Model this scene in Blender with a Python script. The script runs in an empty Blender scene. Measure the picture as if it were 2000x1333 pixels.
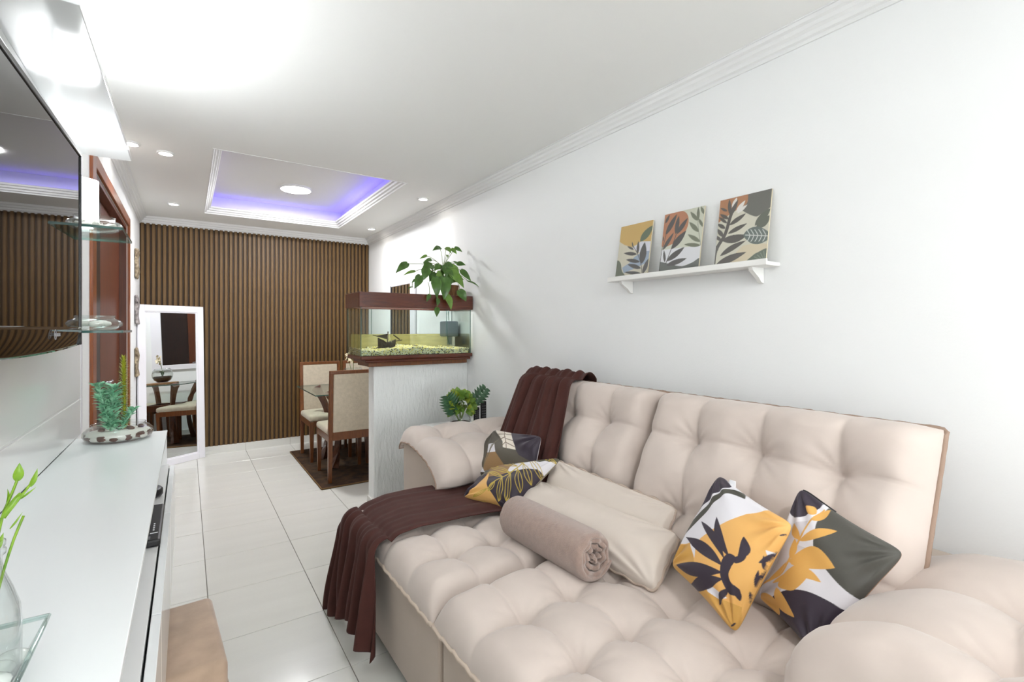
import bpy, bmesh, math, random
import numpy as np
from mathutils import Vector, Matrix
random.seed(7); np.random.seed(7)
scene = bpy.context.scene
C = scene.collection

# ------------------------------------------------------------------ camera
H_CAM = 1.364
YAW = math.atan(635 / 940.0)
cam_d = bpy.data.cameras.new('camera'); cam = bpy.data.objects.new('camera', cam_d); C.objects.link(cam)
cam_d.sensor_width = 36.0; cam_d.lens = 940.0 / 2000.0 * 36.0
cam_d.shift_y = -(666.5 - 643.0) / 2000.0
cam_d.clip_start = 0.02
cam.location = (0, 0, H_CAM); cam.rotation_euler = (math.radians(90), 0, -YAW)
scene.camera = cam
# ------------------------------------------------------------------ world, exposure, big lights
w = bpy.data.worlds.new('sky'); scene.world = w; w.use_nodes = True
bg = w.node_tree.nodes['Background']; bg.inputs[0].default_value = (0.95, 0.98, 1.0, 1); bg.inputs[1].default_value = 3.0
vs = scene.view_settings
vs.view_transform = 'Standard'; vs.look = 'None'; vs.gamma = 1.0; vs.use_curve_mapping = False
vs.exposure = 1.30
def area(name, loc, rot, sx, sy, power, col=(1, 1, 1), shape='RECTANGLE', spread=180):
    l = bpy.data.lights.new(name, 'AREA'); l.shape = shape; l.size = sx
    if shape in ('RECTANGLE', 'ELLIPSE'): l.size_y = sy
    l.energy = power; l.color = col; l.spread = math.radians(spread)
    o = bpy.data.objects.new(name, l); C.objects.link(o); o.location = loc; o.rotation_euler = rot
    return o
# daylight entering through the big window in the wall behind the camera
area('window_daylight', (0.9, -4.32, 1.45), (math.radians(90), 0, 0), 1.9, 1.7, 18, (0.95, 0.98, 1.0))

# ------------------------------------------------------------------ colour + material helpers
def lin(v):
    v /= 255.0
    return v / 12.92 if v <= 0.04045 else ((v + 0.055) / 1.055) ** 2.4
def rgb(r, g, b): return (lin(r), lin(g), lin(b), 1.0)
M = {}
def mat(name, col, rough=0.5, metal=0.0, var=0.0, vscale=8.0, bump=0.0, bscale=60.0, stretch=(1, 1, 1), spec=0.5, sheen=0.0, coat=0.0, dark=None):
    m = bpy.data.materials.new(name); m.use_nodes = True
    nt = m.node_tree; b = nt.nodes['Principled BSDF']
    b.inputs['Base Color'].default_value = col; b.inputs['Roughness'].default_value = rough; b.inputs['Metallic'].default_value = metal
    b.inputs['Specular IOR Level'].default_value = spec
    if sheen: b.inputs['Sheen Weight'].default_value = sheen; b.inputs['Sheen Roughness'].default_value = 0.4
    if coat: b.inputs['Coat Weight'].default_value = coat; b.inputs['Coat Roughness'].default_value = 0.06
    tc = nt.nodes.new('ShaderNodeTexCoord'); mp = nt.nodes.new('ShaderNodeMapping'); mp.inputs['Scale'].default_value = stretch
    nt.links.new(tc.outputs['Object'], mp.inputs[0])
    if var or dark:
        n = nt.nodes.new('ShaderNodeTexNoise'); n.inputs['Scale'].default_value = vscale; n.inputs['Detail'].default_value = 5
        nt.links.new(mp.outputs[0], n.inputs['Vector'])
        r = nt.nodes.new('ShaderNodeValToRGB'); r.color_ramp.elements[0].position = 0.3; r.color_ramp.elements[1].position = 0.7
        d = dark if dark else tuple(c * (1 - var) for c in col[:3]) + (1,)
        r.color_ramp.elements[0].color = d; r.color_ramp.elements[1].color = col
        nt.links.new(n.outputs['Fac'], r.inputs[0]); nt.links.new(r.outputs[0], b.inputs['Base Color'])
    if bump:
        n2 = nt.nodes.new('ShaderNodeTexNoise'); n2.inputs['Scale'].default_value = bscale; n2.inputs['Detail'].default_value = 4
        nt.links.new(mp.outputs[0], n2.inputs['Vector'])
        bp = nt.nodes.new('ShaderNodeBump'); bp.inputs['Strength'].default_value = bump; bp.inputs['Distance'].default_value = 0.02
        nt.links.new(n2.outputs['Fac'], bp.inputs['Height']); nt.links.new(bp.outputs[0], b.inputs['Normal'])
    M[name] = m
    return m
def emit(name, col, strength):
    m = bpy.data.materials.new(name); m.use_nodes = True; nt = m.node_tree
    nt.nodes.remove(nt.nodes['Principled BSDF'])
    e = nt.nodes.new('ShaderNodeEmission'); e.inputs[0].default_value = col; e.inputs[1].default_value = strength
    nt.links.new(e.outputs[0], nt.nodes['Material Output'].inputs[0]); M[name] = m
    return m
def glass(name, tint=(1, 1, 1, 1), ior=1.3, haze=None, hz=0.0):
    """thin clear glass: see-through with a fresnel reflection, optional milky haze"""
    m = bpy.data.materials.new(name); m.use_nodes = True; nt = m.node_tree
    nt.nodes.remove(nt.nodes['Principled BSDF'])
    t = nt.nodes.new('ShaderNodeBsdfTransparent'); t.inputs[0].default_value = tint
    g = nt.nodes.new('ShaderNodeBsdfGlossy'); g.inputs['Roughness'].default_value = 0.0
    lw = nt.nodes.new('ShaderNodeLayerWeight'); lw.inputs[0].default_value = 0.5
    pw = nt.nodes.new('ShaderNodeMath'); pw.operation = 'POWER'; pw.inputs[1].default_value = 3.0
    f = nt.nodes.new('ShaderNodeMapRange'); f.inputs[3].default_value = ((ior - 1) / (ior + 1)) ** 2; f.inputs[4].default_value = 0.8
    nt.links.new(lw.outputs['Facing'], pw.inputs[0]); nt.links.new(pw.outputs[0], f.inputs[0])
    mx = nt.nodes.new('ShaderNodeMixShader'); nt.links.new(f.outputs[0], mx.inputs[0])
    src = t.outputs[0]
    if haze:
        d = nt.nodes.new('ShaderNodeBsdfTranslucent'); d.inputs[0].default_value = haze
        d2 = nt.nodes.new('ShaderNodeBsdfDiffuse'); d2.inputs[0].default_value = haze
        m0 = nt.nodes.new('ShaderNodeMixShader'); m0.inputs[0].default_value = 0.5
        nt.links.new(d.outputs[0], m0.inputs[1]); nt.links.new(d2.outputs[0], m0.inputs[2])
        m1 = nt.nodes.new('ShaderNodeMixShader')
        n = nt.nodes.new('ShaderNodeTexNoise'); n.inputs['Scale'].default_value = 5
        mr = nt.nodes.new('ShaderNodeMapRange'); mr.inputs[3].default_value = hz * 0.5; mr.inputs[4].default_value = hz * 1.5
        nt.links.new(n.outputs['Fac'], mr.inputs[0]); nt.links.new(mr.outputs[0], m1.inputs[0])
        nt.links.new(t.outputs[0], m1.inputs[1]); nt.links.new(m0.outputs[0], m1.inputs[2]); src = m1.outputs[0]
    nt.links.new(src, mx.inputs[1]); nt.links.new(g.outputs[0], mx.inputs[2])
    nt.links.new(mx.outputs[0], nt.nodes['Material Output'].inputs[0]); M[name] = m
    return m
def wood(name, c1, c2, rough=0.4, scale=(6, 6, 0.7), coat=0.0, dist=3.0):
    m = bpy.data.materials.new(name); m.use_nodes = True; nt = m.node_tree; b = nt.nodes['Principled BSDF']
    b.inputs['Roughness'].default_value = rough
    if coat: b.inputs['Coat Weight'].default_value = coat
    tc = nt.nodes.new('ShaderNodeTexCoord'); mp = nt.nodes.new('ShaderNodeMapping'); mp.inputs['Scale'].default_value = scale
    nt.links.new(tc.outputs['Object'], mp.inputs[0])
    n = nt.nodes.new('ShaderNodeTexNoise'); n.inputs['Scale'].default_value = 4; n.inputs['Detail'].default_value = 6; n.inputs['Distortion'].default_value = dist
    nt.links.new(mp.outputs[0], n.inputs['Vector'])
    r = nt.nodes.new('ShaderNodeValToRGB'); r.color_ramp.elements[0].position = 0.3; r.color_ramp.elements[1].position = 0.72
    r.color_ramp.elements[0].color = c1; r.color_ramp.elements[1].color = c2
    nt.links.new(n.outputs['Fac'], r.inputs[0]); nt.links.new(r.outputs[0], b.inputs['Base Color'])
    bp = nt.nodes.new('ShaderNodeBump'); bp.inputs['Strength'].default_value = 0.12; bp.inputs['Distance'].default_value = 0.004
    nt.links.new(n.outputs['Fac'], bp.inputs['Height']); nt.links.new(bp.outputs[0], b.inputs['Normal'])
    M[name] = m
    return m
def printed(name, rough=0.6, sheen=0.0, bump=0.15):
    """reads the flat print stored on the mesh"""
    m = bpy.data.materials.new(name); m.use_nodes = True; nt = m.node_tree; b = nt.nodes['Principled BSDF']
    a = nt.nodes.new('ShaderNodeAttribute'); a.attribute_name = 'print'
    nt.links.new(a.outputs['Color'], b.inputs['Base Color']); b.inputs['Roughness'].default_value = rough
    if sheen: b.inputs['Sheen Weight'].default_value = sheen
    tc = nt.nodes.new('ShaderNodeTexCoord'); n = nt.nodes.new('ShaderNodeTexNoise'); n.inputs['Scale'].default_value = 220
    nt.links.new(tc.outputs['Object'], n.inputs['Vector'])
    bp = nt.nodes.new('ShaderNodeBump'); bp.inputs['Strength'].default_value = bump; bp.inputs['Distance'].default_value = 0.002
    nt.links.new(n.outputs['Fac'], bp.inputs['Height']); nt.links.new(bp.outputs[0], b.inputs['Normal'])
    M[name] = m
    return m

mat('wall', rgb(243, 244, 244), 0.55, bump=0.03, bscale=120)
mat('wall_texture', rgb(236, 238, 237), 0.75, bump=0.6, bscale=48, stretch=(1, 1, 0.3))
mat('ceiling', rgb(243, 243, 241), 0.7)
mat('plaster', rgb(236, 236, 236), 0.6)
mat('grout', rgb(120, 116, 108), 0.9)
mat('tile', rgb(220, 219, 213), 0.16, var=0.05, vscale=3.0, bump=0.05, bscale=90, stretch=(0.4, 3, 1))
wood('slat', rgb(82, 58, 26), rgb(122, 90, 44), 0.5, (30, 30, 0.5))
wood('slat_back', rgb(50, 33, 15), rgb(62, 42, 20), 0.6, (30, 30, 0.5))
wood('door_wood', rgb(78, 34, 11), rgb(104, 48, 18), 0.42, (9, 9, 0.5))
wood('door_shade', rgb(26, 12, 8), rgb(44, 20, 12), 0.35, (9, 9, 0.5))  # near-black wood, shade of the door gap put into the colour
wood('casing_wood', rgb(118, 58, 20), rgb(156, 84, 34), 0.3, (14, 14, 0.5))
wood('aquarium_wood', rgb(70, 28, 14), rgb(104, 48, 26), 0.3, (0.8, 9, 9), coat=0.25)
wood('chair_wood', rgb(84, 42, 14), rgb(128, 74, 30), 0.35, (16, 16, 0.8), coat=0.15)
wood('table_wood', rgb(60, 28, 12), rgb(92, 50, 24), 0.35, (12, 12, 0.8))
wood('tray_wood', rgb(110, 74, 36), rgb(150, 108, 60), 0.45, (6, 16, 6))
mat('gloss_white', rgb(242, 245, 246), 0.12, spec=0.55)
mat('rack_white', rgb(242, 245, 246), 0.24, spec=0.5)
mat('panel_white', rgb(242, 242, 241), 0.16, spec=0.5)
mat('frame_white', rgb(238, 236, 242), 0.3)
mat('shelf_white', rgb(240, 239, 236), 0.4)
mat('tv_black', rgb(14, 14, 16), 0.25)
mat('tv_screen', rgb(7, 7, 9), 0.02, spec=1.0)
mat('tv_edge', rgb(46, 44, 50), 0.3)
mat('logo_grey', rgb(150, 150, 152), 0.4)
mat('black_plastic', rgb(22, 21, 23), 0.4)
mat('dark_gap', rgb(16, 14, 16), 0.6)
mat('button_grey', rgb(120, 120, 124), 0.5)
mat('mirror_glass', rgb(236, 240, 240), 0.0, 1.0)
mat('suede', rgb(213, 199, 190), 0.85, var=0.10, vscale=5.0, bump=0.05, bscale=14, sheen=0.35)
mat('suede_side', rgb(196, 180, 166), 0.85, var=0.10, vscale=4.0, sheen=0.3)
mat('piping', rgb(158, 134, 118), 0.85)
mat('piping_mid', rgb(190, 172, 158), 0.85)
mat('piping_light', rgb(205, 188, 172), 0.85)
mat('bolster', rgb(220, 208, 197), 0.75, var=0.05, vscale=7, bump=0.08, bscale=16, sheen=0.25)
mat('towel', rgb(178, 153, 141), 0.95, var=0.16, vscale=60, bump=0.5, bscale=420, sheen=0.6)
mat('throw', rgb(70, 32, 25), 0.9, var=0.14, vscale=30, stretch=(1, 1, 1), bump=0.04, bscale=300, sheen=0.03)
mat('ottoman', rgb(186, 160, 138), 0.85, var=0.26, vscale=11, bump=0.05, bscale=30, sheen=0.4)
mat('chair_fabric', rgb(196, 183, 163), 0.85, var=0.16, vscale=34, bump=0.1, bscale=80, sheen=0.2)
mat('rug', rgb(84, 56, 32), 1.0, dark=rgb(44, 27, 14), vscale=14, bump=0.8, bscale=160)
mat('rug_edge', rgb(112, 84, 50), 0.9)
glass('clear_glass', (0.97, 0.985, 0.98, 1), 1.55)
glass('tank_glass', (0.95, 0.985, 0.97, 1), 1.3)
glass('shelf_glass', (0.84, 0.93, 0.91, 1), 1.45)
mat('glass_edge', rgb(60, 96, 90), 0.15)
glass('table_glass', (0.86, 0.93, 0.9, 1), 1.45)
glass('water', (0.965, 0.96, 0.84, 1), 1.1)
glass('algae', (0.96, 0.95, 0.84, 1), 1.1, rgb(222, 214, 160), 0.4)
mat('soil', rgb(66, 40, 28), 0.95, var=0.5, vscale=60, bump=0.8, bscale=120)
mat('stone_white', rgb(226, 222, 214), 0.6, var=0.08, vscale=30)
mat('stone_brown', rgb(108, 72, 60), 0.7, var=0.3, vscale=30)
mat('pebble', rgb(226, 232, 228), 0.1, spec=0.7)
mat('gravel_a', rgb(226, 226, 216), 0.8); mat('gravel_b', rgb(236, 226, 160), 0.8); mat('gravel_c', rgb(104, 102, 94), 0.8)
mat('ship', rgb(58, 44, 34), 0.85, var=0.3, vscale=40, bump=0.4, bscale=90)
mat('rope', rgb(170, 160, 140), 0.9)
mat('filter', rgb(92, 104, 110), 0.4)
mat('leaf_dark', rgb(76, 118, 42), 0.35, var=0.45, vscale=22, coat=0.15)
mat('leaf_mid', rgb(116, 156, 62), 0.4, var=0.35, vscale=22)
mat('leaf_light', rgb(150, 170, 50), 0.45, var=0.3, vscale=30)
mat('leaf_fresh', rgb(112, 150, 52), 0.4, var=0.35, vscale=30)
mat('leaf_teal', rgb(182, 230, 198), 0.55, dark=rgb(104, 182, 142), vscale=40)
mat('leaf_yellow', rgb(196, 198, 62), 0.5, dark=rgb(140, 150, 30), vscale=40)
mat('leaf_green', rgb(136, 172, 38), 0.35, dark=rgb(84, 128, 24), vscale=60)
mat('leaf_monstera', rgb(60, 104, 66), 0.4, dark=rgb(34, 70, 44), vscale=40)
mat('stem', rgb(110, 132, 62), 0.5)
mat('petal', rgb(240, 226, 196), 0.6)
mat('plaque_stone', rgb(206, 188, 158), 0.85, dark=rgb(70, 50, 36), vscale=26, bump=1.0, bscale=60)
mat('plaque_grey', rgb(200, 192, 190), 0.85, dark=rgb(70, 62, 60), vscale=26, bump=1.0, bscale=60)
mat('pot_wood', rgb(150, 104, 54), 0.6, dark=rgb(84, 52, 24), vscale=14, stretch=(4, 4, 0.5))
mat('paper_white', rgb(240, 240, 242), 0.6)
mat('print_blue', rgb(40, 120, 170), 0.6)
mat('metal', rgb(190, 192, 196), 0.25, 1.0)
mat('canvas_edge', rgb(206, 196, 170), 0.7)
printed('print_cloth', 0.6, 0.1, 0.12)
printed('print_board', 0.5, 0.0, 0.02)
emit('lamp_disc', (1, 0.98, 0.96, 1), 14)
emit('spot_disc', (1, 0.95, 0.86, 1), 22)
emit('frosted_lamp', (0.96, 0.985, 1, 1), 7.5)
emit('led_violet', (0.10, 0.045, 1.0, 1), 3.4)
emit('led_violet_dim', (0.30, 0.10, 0.6, 1), .6)
emit('tank_lamp', (0.97, 0.99, 1.0, 1), 16)
emit('led_white', (0.95, 0.98, 1.0, 1), 46)

# ------------------------------------------------------------------ mesh helpers
WL = {}
def mesh_obj(name, verts, faces, m, parent=None, smooth=False, mats=None, fm=None, origin=None):
    V = np.array(verts, dtype=float).reshape(-1, 3)
    c = (V.min(0) + V.max(0)) / 2 if origin is None else np.array(origin, float)
    if origin is None: c[2] = V[:, 2].min()
    me = bpy.data.meshes.new(name); me.from_pydata((V - c).tolist(), [], faces)
    for mm in (mats or [m]): me.materials.append(M[mm])
    if fm is not None: me.polygons.foreach_set('material_index', fm)
    if smooth: me.polygons.foreach_set('use_smooth', [True] * len(me.polygons))
    me.update()
    o = bpy.data.objects.new(name, me); C.objects.link(o)
    base = np.zeros(3)
    if parent is not None: o.parent = parent; base = np.array(WL[parent.name])
    o.location = (c - base).tolist(); WL[o.name] = tuple(c)
    return o
def bm_obj(name, bm, m, parent=None, smooth=False):
    bmesh.ops.recalc_face_normals(bm, faces=bm.faces)
    v = [tuple(x.co) for x in bm.verts]; bm.verts.index_update()
    f = [[x.index for x in p.verts] for p in bm.faces]; bm.free()
    return mesh_obj(name, v, f, m, parent, smooth)
def bm_box(bm, x0, x1, y0, y1, z0, z1, bev=0.0, seg=1, rot=None):
    r = bmesh.ops.create_cube(bm, size=1.0); vs_ = r['verts']
    for v in vs_: v.co = Vector(((x0 + x1) / 2 + v.co.x * (x1 - x0), (y0 + y1) / 2 + v.co.y * (y1 - y0), (z0 + z1) / 2 + v.co.z * (z1 - z0)))
    if bev:
        ed = list({e for v in vs_ for e in v.link_edges})
        res = bmesh.ops.bevel(bm, geom=ed, offset=bev, segments=seg, affect='EDGES', profile=0.5)
        vs_ = res['verts']
    if rot is not None:
        for v in vs_: v.co = rot @ v.co
def box(name, x0, x1, y0, y1, z0, z1, m, parent=None, bev=0.003, seg=2):
    bm = bmesh.new(); bm_box(bm, x0, x1, y0, y1, z0, z1, bev, seg)
    return bm_obj(name, bm, m, parent, False)
def prism(name, a, b, wa, wb, m, parent=None, bev=0.002):
    """tapered square post from a to b"""
    a = Vector(a); b = Vector(b); d = (b - a).normalized()
    u = Vector((1, 0, 0)) if abs(d.x) < 0.7 else Vector((0, 1, 0))
    u = (u - d * u.dot(d)).normalized(); v = d.cross(u)
    P = []
    for p, wd in ((a, wa), (b, wb)):
        for su, sv in ((-1, -1), (1, -1), (1, 1), (-1, 1)): P.append(p + u * su * wd[0] / 2 + v * sv * wd[1] / 2)
    bm = bmesh.new(); vv = [bm.verts.new(p) for p in P]
    for f in ((3, 2, 1, 0), (4, 5, 6, 7), (0, 1, 5, 4), (1, 2, 6, 5), (2, 3, 7, 6), (3, 0, 4, 7)): bm.faces.new([vv[i] for i in f])
    if bev: bmesh.ops.bevel(bm, geom=list(bm.edges), offset=bev, segments=1, affect='EDGES')
    return bm_obj(name, bm, m, parent)
def lathe(name, prof, cx, cy, z0, m, parent=None, n=40, smooth=True, sq=None, close=False):
    V = []; F = []
    for r, z in prof:
        for k in range(n):
            a = 2 * math.pi * k / n
            V.append((cx + r * math.cos(a), cy + r * math.sin(a), z0 + z))
    L = len(prof)
    for i in range(L - 1):
        for k in range(n):
            F.append((i * n + k, i * n + (k + 1) % n, (i + 1) * n + (k + 1) % n, (i + 1) * n + k))
    if prof[0][0] > 1e-4 and close: F.append(tuple(range(n))[::-1])
    if close: F.append(tuple(range((L - 1) * n, L * n)))
    return mesh_obj(name, V, F, m, parent, smooth)
def tube_geo(pts, r, n=6, closed=False, V=None, F=None):
    V = [] if V is None else V; F = [] if F is None else F
    pts = [Vector(p) for p in pts]; N = len(pts); base = len(V)
    rr = r if isinstance(r, (list, tuple)) else [r] * N
    up = Vector((0.31, 0.17, 0.93)).normalized()
    for i, p in enumerate(pts):
        d = (pts[(i + 1) % N] - pts[i - 1]) if closed else (pts[min(i + 1, N - 1)] - pts[max(i - 1, 0)])
        d = d.normalized() if d.length > 1e-9 else Vector((0, 0, 1))
        u = up - d * up.dot(d)
        if u.length < 1e-3: u = Vector((1, 0, 0)) - d * d.x
        u.normalize(); v = d.cross(u)
        for k in range(n):
            a = 2 * math.pi * k / n
            V.append(tuple(p + (u * math.cos(a) + v * math.sin(a)) * rr[i]))
    for i in range(N if closed else N - 1):
        j = (i + 1) % N
        for k in range(n): F.append((base + i * n + k, base + i * n + (k + 1) % n, base + j * n + (k + 1) % n, base + j * n + k))
    if not closed:
        F.append(tuple(base + k for k in range(n))[::-1]); F.append(tuple(base + (N - 1) * n + k for k in range(n)))
    return V, F
def tube(name, pts, r, m, parent=None, n=6, closed=False):
    V, F = tube_geo(pts, r, n, closed)
    return mesh_obj(name, V, F, m, parent, True)
def bez(a, b, c, n=8):
    a, b, c = Vector(a), Vector(b), Vector(c)
    return [a * (1 - t) ** 2 + b * 2 * t * (1 - t) + c * t * t for t in [i / n for i in range(n + 1)]]
def grid_faces(nu, nv, off=0, flip=False):
    F = []
    for j in range(nv - 1):
        for i in range(nu - 1):
            q = (off + j * nu + i, off + j * nu + i + 1, off + (j + 1) * nu + i + 1, off + (j + 1) * nu + i)
            F.append(q[::-1] if flip else q)
    return F
def thing(name, loc, label, cat, group=None):
    o = bpy.data.objects.new(name, None); C.objects.link(o); o.location = loc; o.empty_display_size = 0.05
    WL[o.name] = tuple(loc); return tag(o, label, cat, group)
def tag(o, label, cat, group=None):
    o['label'] = label; o['category'] = cat
    if group: o['group'] = group
    return o
def struct(o): o['kind'] = 'structure'; return o
def copy_tree(root, loc, label, rotz=0.0):
    r = root.copy(); C.objects.link(r); r.location = loc; r.rotation_euler = (0, 0, rotz); r['label'] = label
    for ch in list(root.children):
        c = ch.copy(); C.objects.link(c); c.parent = r
        for g in list(ch.children):
            d = g.copy(); C.objects.link(d); d.parent = c
    return r

# ------------------------------------------------------------------ room dimensions
XL, XR, YB, YF, ZC = -0.40, 1.95, -4.40, 6.20, 2.52
# ---- floor: grout bed with single tiles
floor = struct(box('floor', XL - .1, XR + .1, YB - .1, YF + .1, -0.06, -0.004, 'grout', None, 0))
TP = 0.4625; GX, GY = 0.088, 1.981
def cuts(a, b, g):
    k0 = math.floor((a - g) / TP); L = []
    while g + k0 * TP < b:
        lo, hi = max(a, g + k0 * TP), min(b, g + (k0 + 1) * TP)
        if hi - lo > 0.02: L.append((lo, hi))
        k0 += 1
    return L
tile_mesh = {}
for (x0, x1) in cuts(XL, XR, GX):
    for (y0, y1) in cuts(YB, YF, GY):
        key = (round(x1 - x0, 3), round(y1 - y0, 3)); cx, cy = (x0 + x1) / 2, (y0 + y1) / 2
        if key not in tile_mesh:
            o = box('tile', x0 + .0016, x1 - .0016, y0 + .0016, y1 - .0016, -0.01, 0.0, 'tile', floor, 0.0012, 1); tile_mesh[key] = o
        else:
            s = tile_mesh[key]; o = s.copy(); C.objects.link(o)
            o.location = Vector((cx, cy, -0.01)) - Vector(WL['floor'])
# ---- walls
struct(box('wall_right', XR, XR + .12, YB, YF, 0, ZC + .2, 'wall', None, 0))
DY0, DY1, DZ = 3.26, 4.98, 2.20      # door opening in the left wall
bm = bmesh.new()
for b in ((XL - .12, XL, YB, DY0, 0, ZC + .2), (XL - .12, XL, DY1, YF, 0, ZC + .2), (XL - .12, XL, DY0, DY1, DZ, ZC + .2)): bm_box(bm, *b)
struct(bm_obj('wall_left', bm, 'wall'))
wf = struct(box('wall_far', XL - .12, XR + .12, YF, YF + .12, 0, ZC + .2, 'slat_back', None, 0))
# back wall with the window the daylight comes from
WX0, WX1, WZ0, WZ1 = -0.05, 1.85, 0.6, 2.3
bm = bmesh.new()
for b in ((XL - .12, WX0, YB - .12, YB, 0, ZC + .2), (WX1, XR + .12, YB - .12, YB, 0, ZC + .2), (WX0, WX1, YB - .12, YB, 0, WZ0), (WX0, WX1, YB - .12, YB, WZ1, ZC + .2)): bm_box(bm, *b)
struct(bm_obj('wall_back', bm, 'wall'))
win = struct(box('window_1', WX0, WX1, YB - .07, YB - .064, WZ0, WZ1, 'clear_glass', None, 0))
for nm, b in (('window_frame', (WX0, WX0 + .04)), ('window_frame', (WX1 - .04, WX1)), ('window_frame', ((WX0 + WX1) / 2 - .02, (WX0 + WX1) / 2 + .02))):
    box(nm, b[0], b[1], YB - .09, YB - .04, WZ0, WZ1, 'frame_white', win, 0.003)
box('window_frame', WX0, WX1, YB - .09, YB - .04, WZ0, WZ0 + .04, 'frame_white', win, 0.003)
box('window_frame', WX0, WX1, YB - .09, YB - .04, WZ1 - .04, WZ1, 'frame_white', win, 0.003)
# ---- slats on the far wall
NS = 51; pit = (XR - XL) / NS; s0 = None
prof = [(-.0145, 0), (-.0145, -.009), (-.0115, -.014), (.0115, -.014), (.0145, -.009), (.0145, 0)]
for k in range(NS):
    x = XL + (k + .5) * pit
    if s0 is None:
        V = [(x + a, YF + b, z) for z in (0.082, 2.452) for a, b in prof]
        n = len(prof); F = [(i, (i + 1) % n, (i + 1) % n + n, i + n) for i in range(n)] + [tuple(range(n))[::-1], tuple(range(n, 2 * n))]
        s0 = mesh_obj('slat', V, F, 'slat', wf)
    else:
        o = s0.copy(); C.objects.link(o); o.location.x = s0.location.x + k * pit
# ---- ceiling with tray opening
TX0, TX1, TY0, TY1 = 0.140, 1.450, 3.62, 5.69
RW = 0.03; RZ = 2.705
bm = bmesh.new()
for b in ((XL - .12, XR + .12, YB - .12, TY0, ZC, ZC + .03), (XL - .12, XR + .12, TY1, YF + .12, ZC, ZC + .03), (XL - .12, TX0, TY0, TY1, ZC, ZC + .03), (TX1, XR + .12, TY0, TY1, ZC, ZC + .03)): bm_box(bm, *b)
for b in ((TX0 - RW - .02, TX0 - RW, TY0 - RW, TY1 + RW, ZC + .03, RZ), (TX1 + RW, TX1 + RW + .02, TY0 - RW, TY1 + RW, ZC + .03, RZ),
          (TX0 - RW, TX1 + RW, TY0 - RW - .02, TY0 - RW, ZC + .03, RZ), (TX0 - RW, TX1 + RW, TY1 + RW, TY1 + RW + .02, ZC + .03, RZ)): bm_box(bm, *b)
bm_box(bm, XL - .12, XR + .12, YB - .12, YF + .12, RZ, RZ + .03)
struct(bm_obj('ceiling', bm, 'ceiling'))
# ---- cornices: stepped profile (out from wall, down from ceiling)
CP = [(0, -.075), (.008, -.075), (.010, -.062), (.020, -.058), (.024, -.044), (.036, -.036), (.040, -.022), (.052, -.016), (.056, -.004), (.064, -.004), (.064, 0), (0, 0)]
def cornice(name, ring, inward, z):
    """ring: list of corner points (2d) ; inward: per-corner 2d mitre vector"""
    V = []; F = []; n = len(CP)
    for p, mv in zip(ring, inward):
        for a, b in CP: V.append((p[0] + mv[0] * a, p[1] + mv[1] * a, z + b))
    for i in range(len(ring) - 1):
        for k in range(n):
            F.append((i * n + k, i * n + (k + 1) % n, (i + 1) * n + (k + 1) % n, (i + 1) * n + k))
    F.append(tuple(range(n))); F.append(tuple(range((len(ring) - 1) * n, len(ring) * n))[::-1])
    return struct(mesh_obj(name, V, F, 'plaster'))
cornice('trim_1', [(XR, YB), (XR, YF)], [(-1, 1), (-1, -1)], ZC)
cornice('trim_2', [(XR, YF), (XL, YF)], [(-1, -1), (1, -1)], ZC)
cornice('trim_3', [(XL, YF), (XL, YB)], [(1, -1), (1, 1)], ZC)
cornice('trim_4', [(XL, YB), (XR, YB)], [(1, 1), (-1, 1)], ZC)
# tray moulding frame hung under the opening edge, its lip rises inside
V = []; F = []
TPf = [(-.002, -.002), (.006, -.002), (.010, .008), (.022, .014), (.026, .026), (.040, .032), (.044, .046), (.056, .052), (.060, .066), (.052, .070), (.040, .052), (-.002, .032)]
ring = [(TX0, TY0, 1, 1), (TX1, TY0, -1, 1), (TX1, TY1, -1, -1), (TX0, TY1, 1, -1)]
n = len(TPf)
for x, y, sx, sy in ring:
    for a, b in TPf: V.append((x + sx * a, y + sy * a, ZC + b))
for i in range(4):
    for k in range(n):
        j = (i + 1) % 4; F.append((i * n + k, i * n + (k + 1) % n, j * n + (k + 1) % n, j * n + k))
struct(mesh_obj('trim_5', V, F, 'plaster'))
# LED strips lying in the cove
tag(box('led_strip', TX0 + .05, TX1 - .04, TY1 - .022, TY1 - .010, ZC + .056, ZC + .062, 'led_violet', None, 0), 'violet light strip in the ceiling cove along the slatted wall side', 'light strip', 'cove light strips')
tag(box('led_strip', TX1 - .022, TX1 - .010, TY0 + .05, TY1 - .03, ZC + .056, ZC + .062, 'led_violet', None, 0), 'violet light strip in the ceiling cove on the sofa wall side', 'light strip', 'cove light strips')
tag(box('led_strip', TX0 + .010, TX0 + .022, TY0 + .05, TY1 - .05, ZC + .056, ZC + .062, 'led_violet_dim', None, 0), 'faint violet light strip in the ceiling cove on the door side', 'light strip', 'cove light strips')
# ---- baseboards
bb = struct(box('baseboard_far', XL, XR, YF - .012, YF, 0, .082, 'tile', None, 0))
for k in range(5):
    x = GX + k * TP
    if x < XR: box('joint', x - .001, x + .001, YF - .0126, YF - .0118, 0, .08, 'grout', bb, 0)
struct(box('baseboard_right', XR - .012, XR, 3.68, YF - .012, 0, .082, 'tile', None, 0))
struct(box('baseboard_left', XL, XL + .012, 5.04, YF - .012, 0, .082, 'tile', None, 0))

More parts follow.
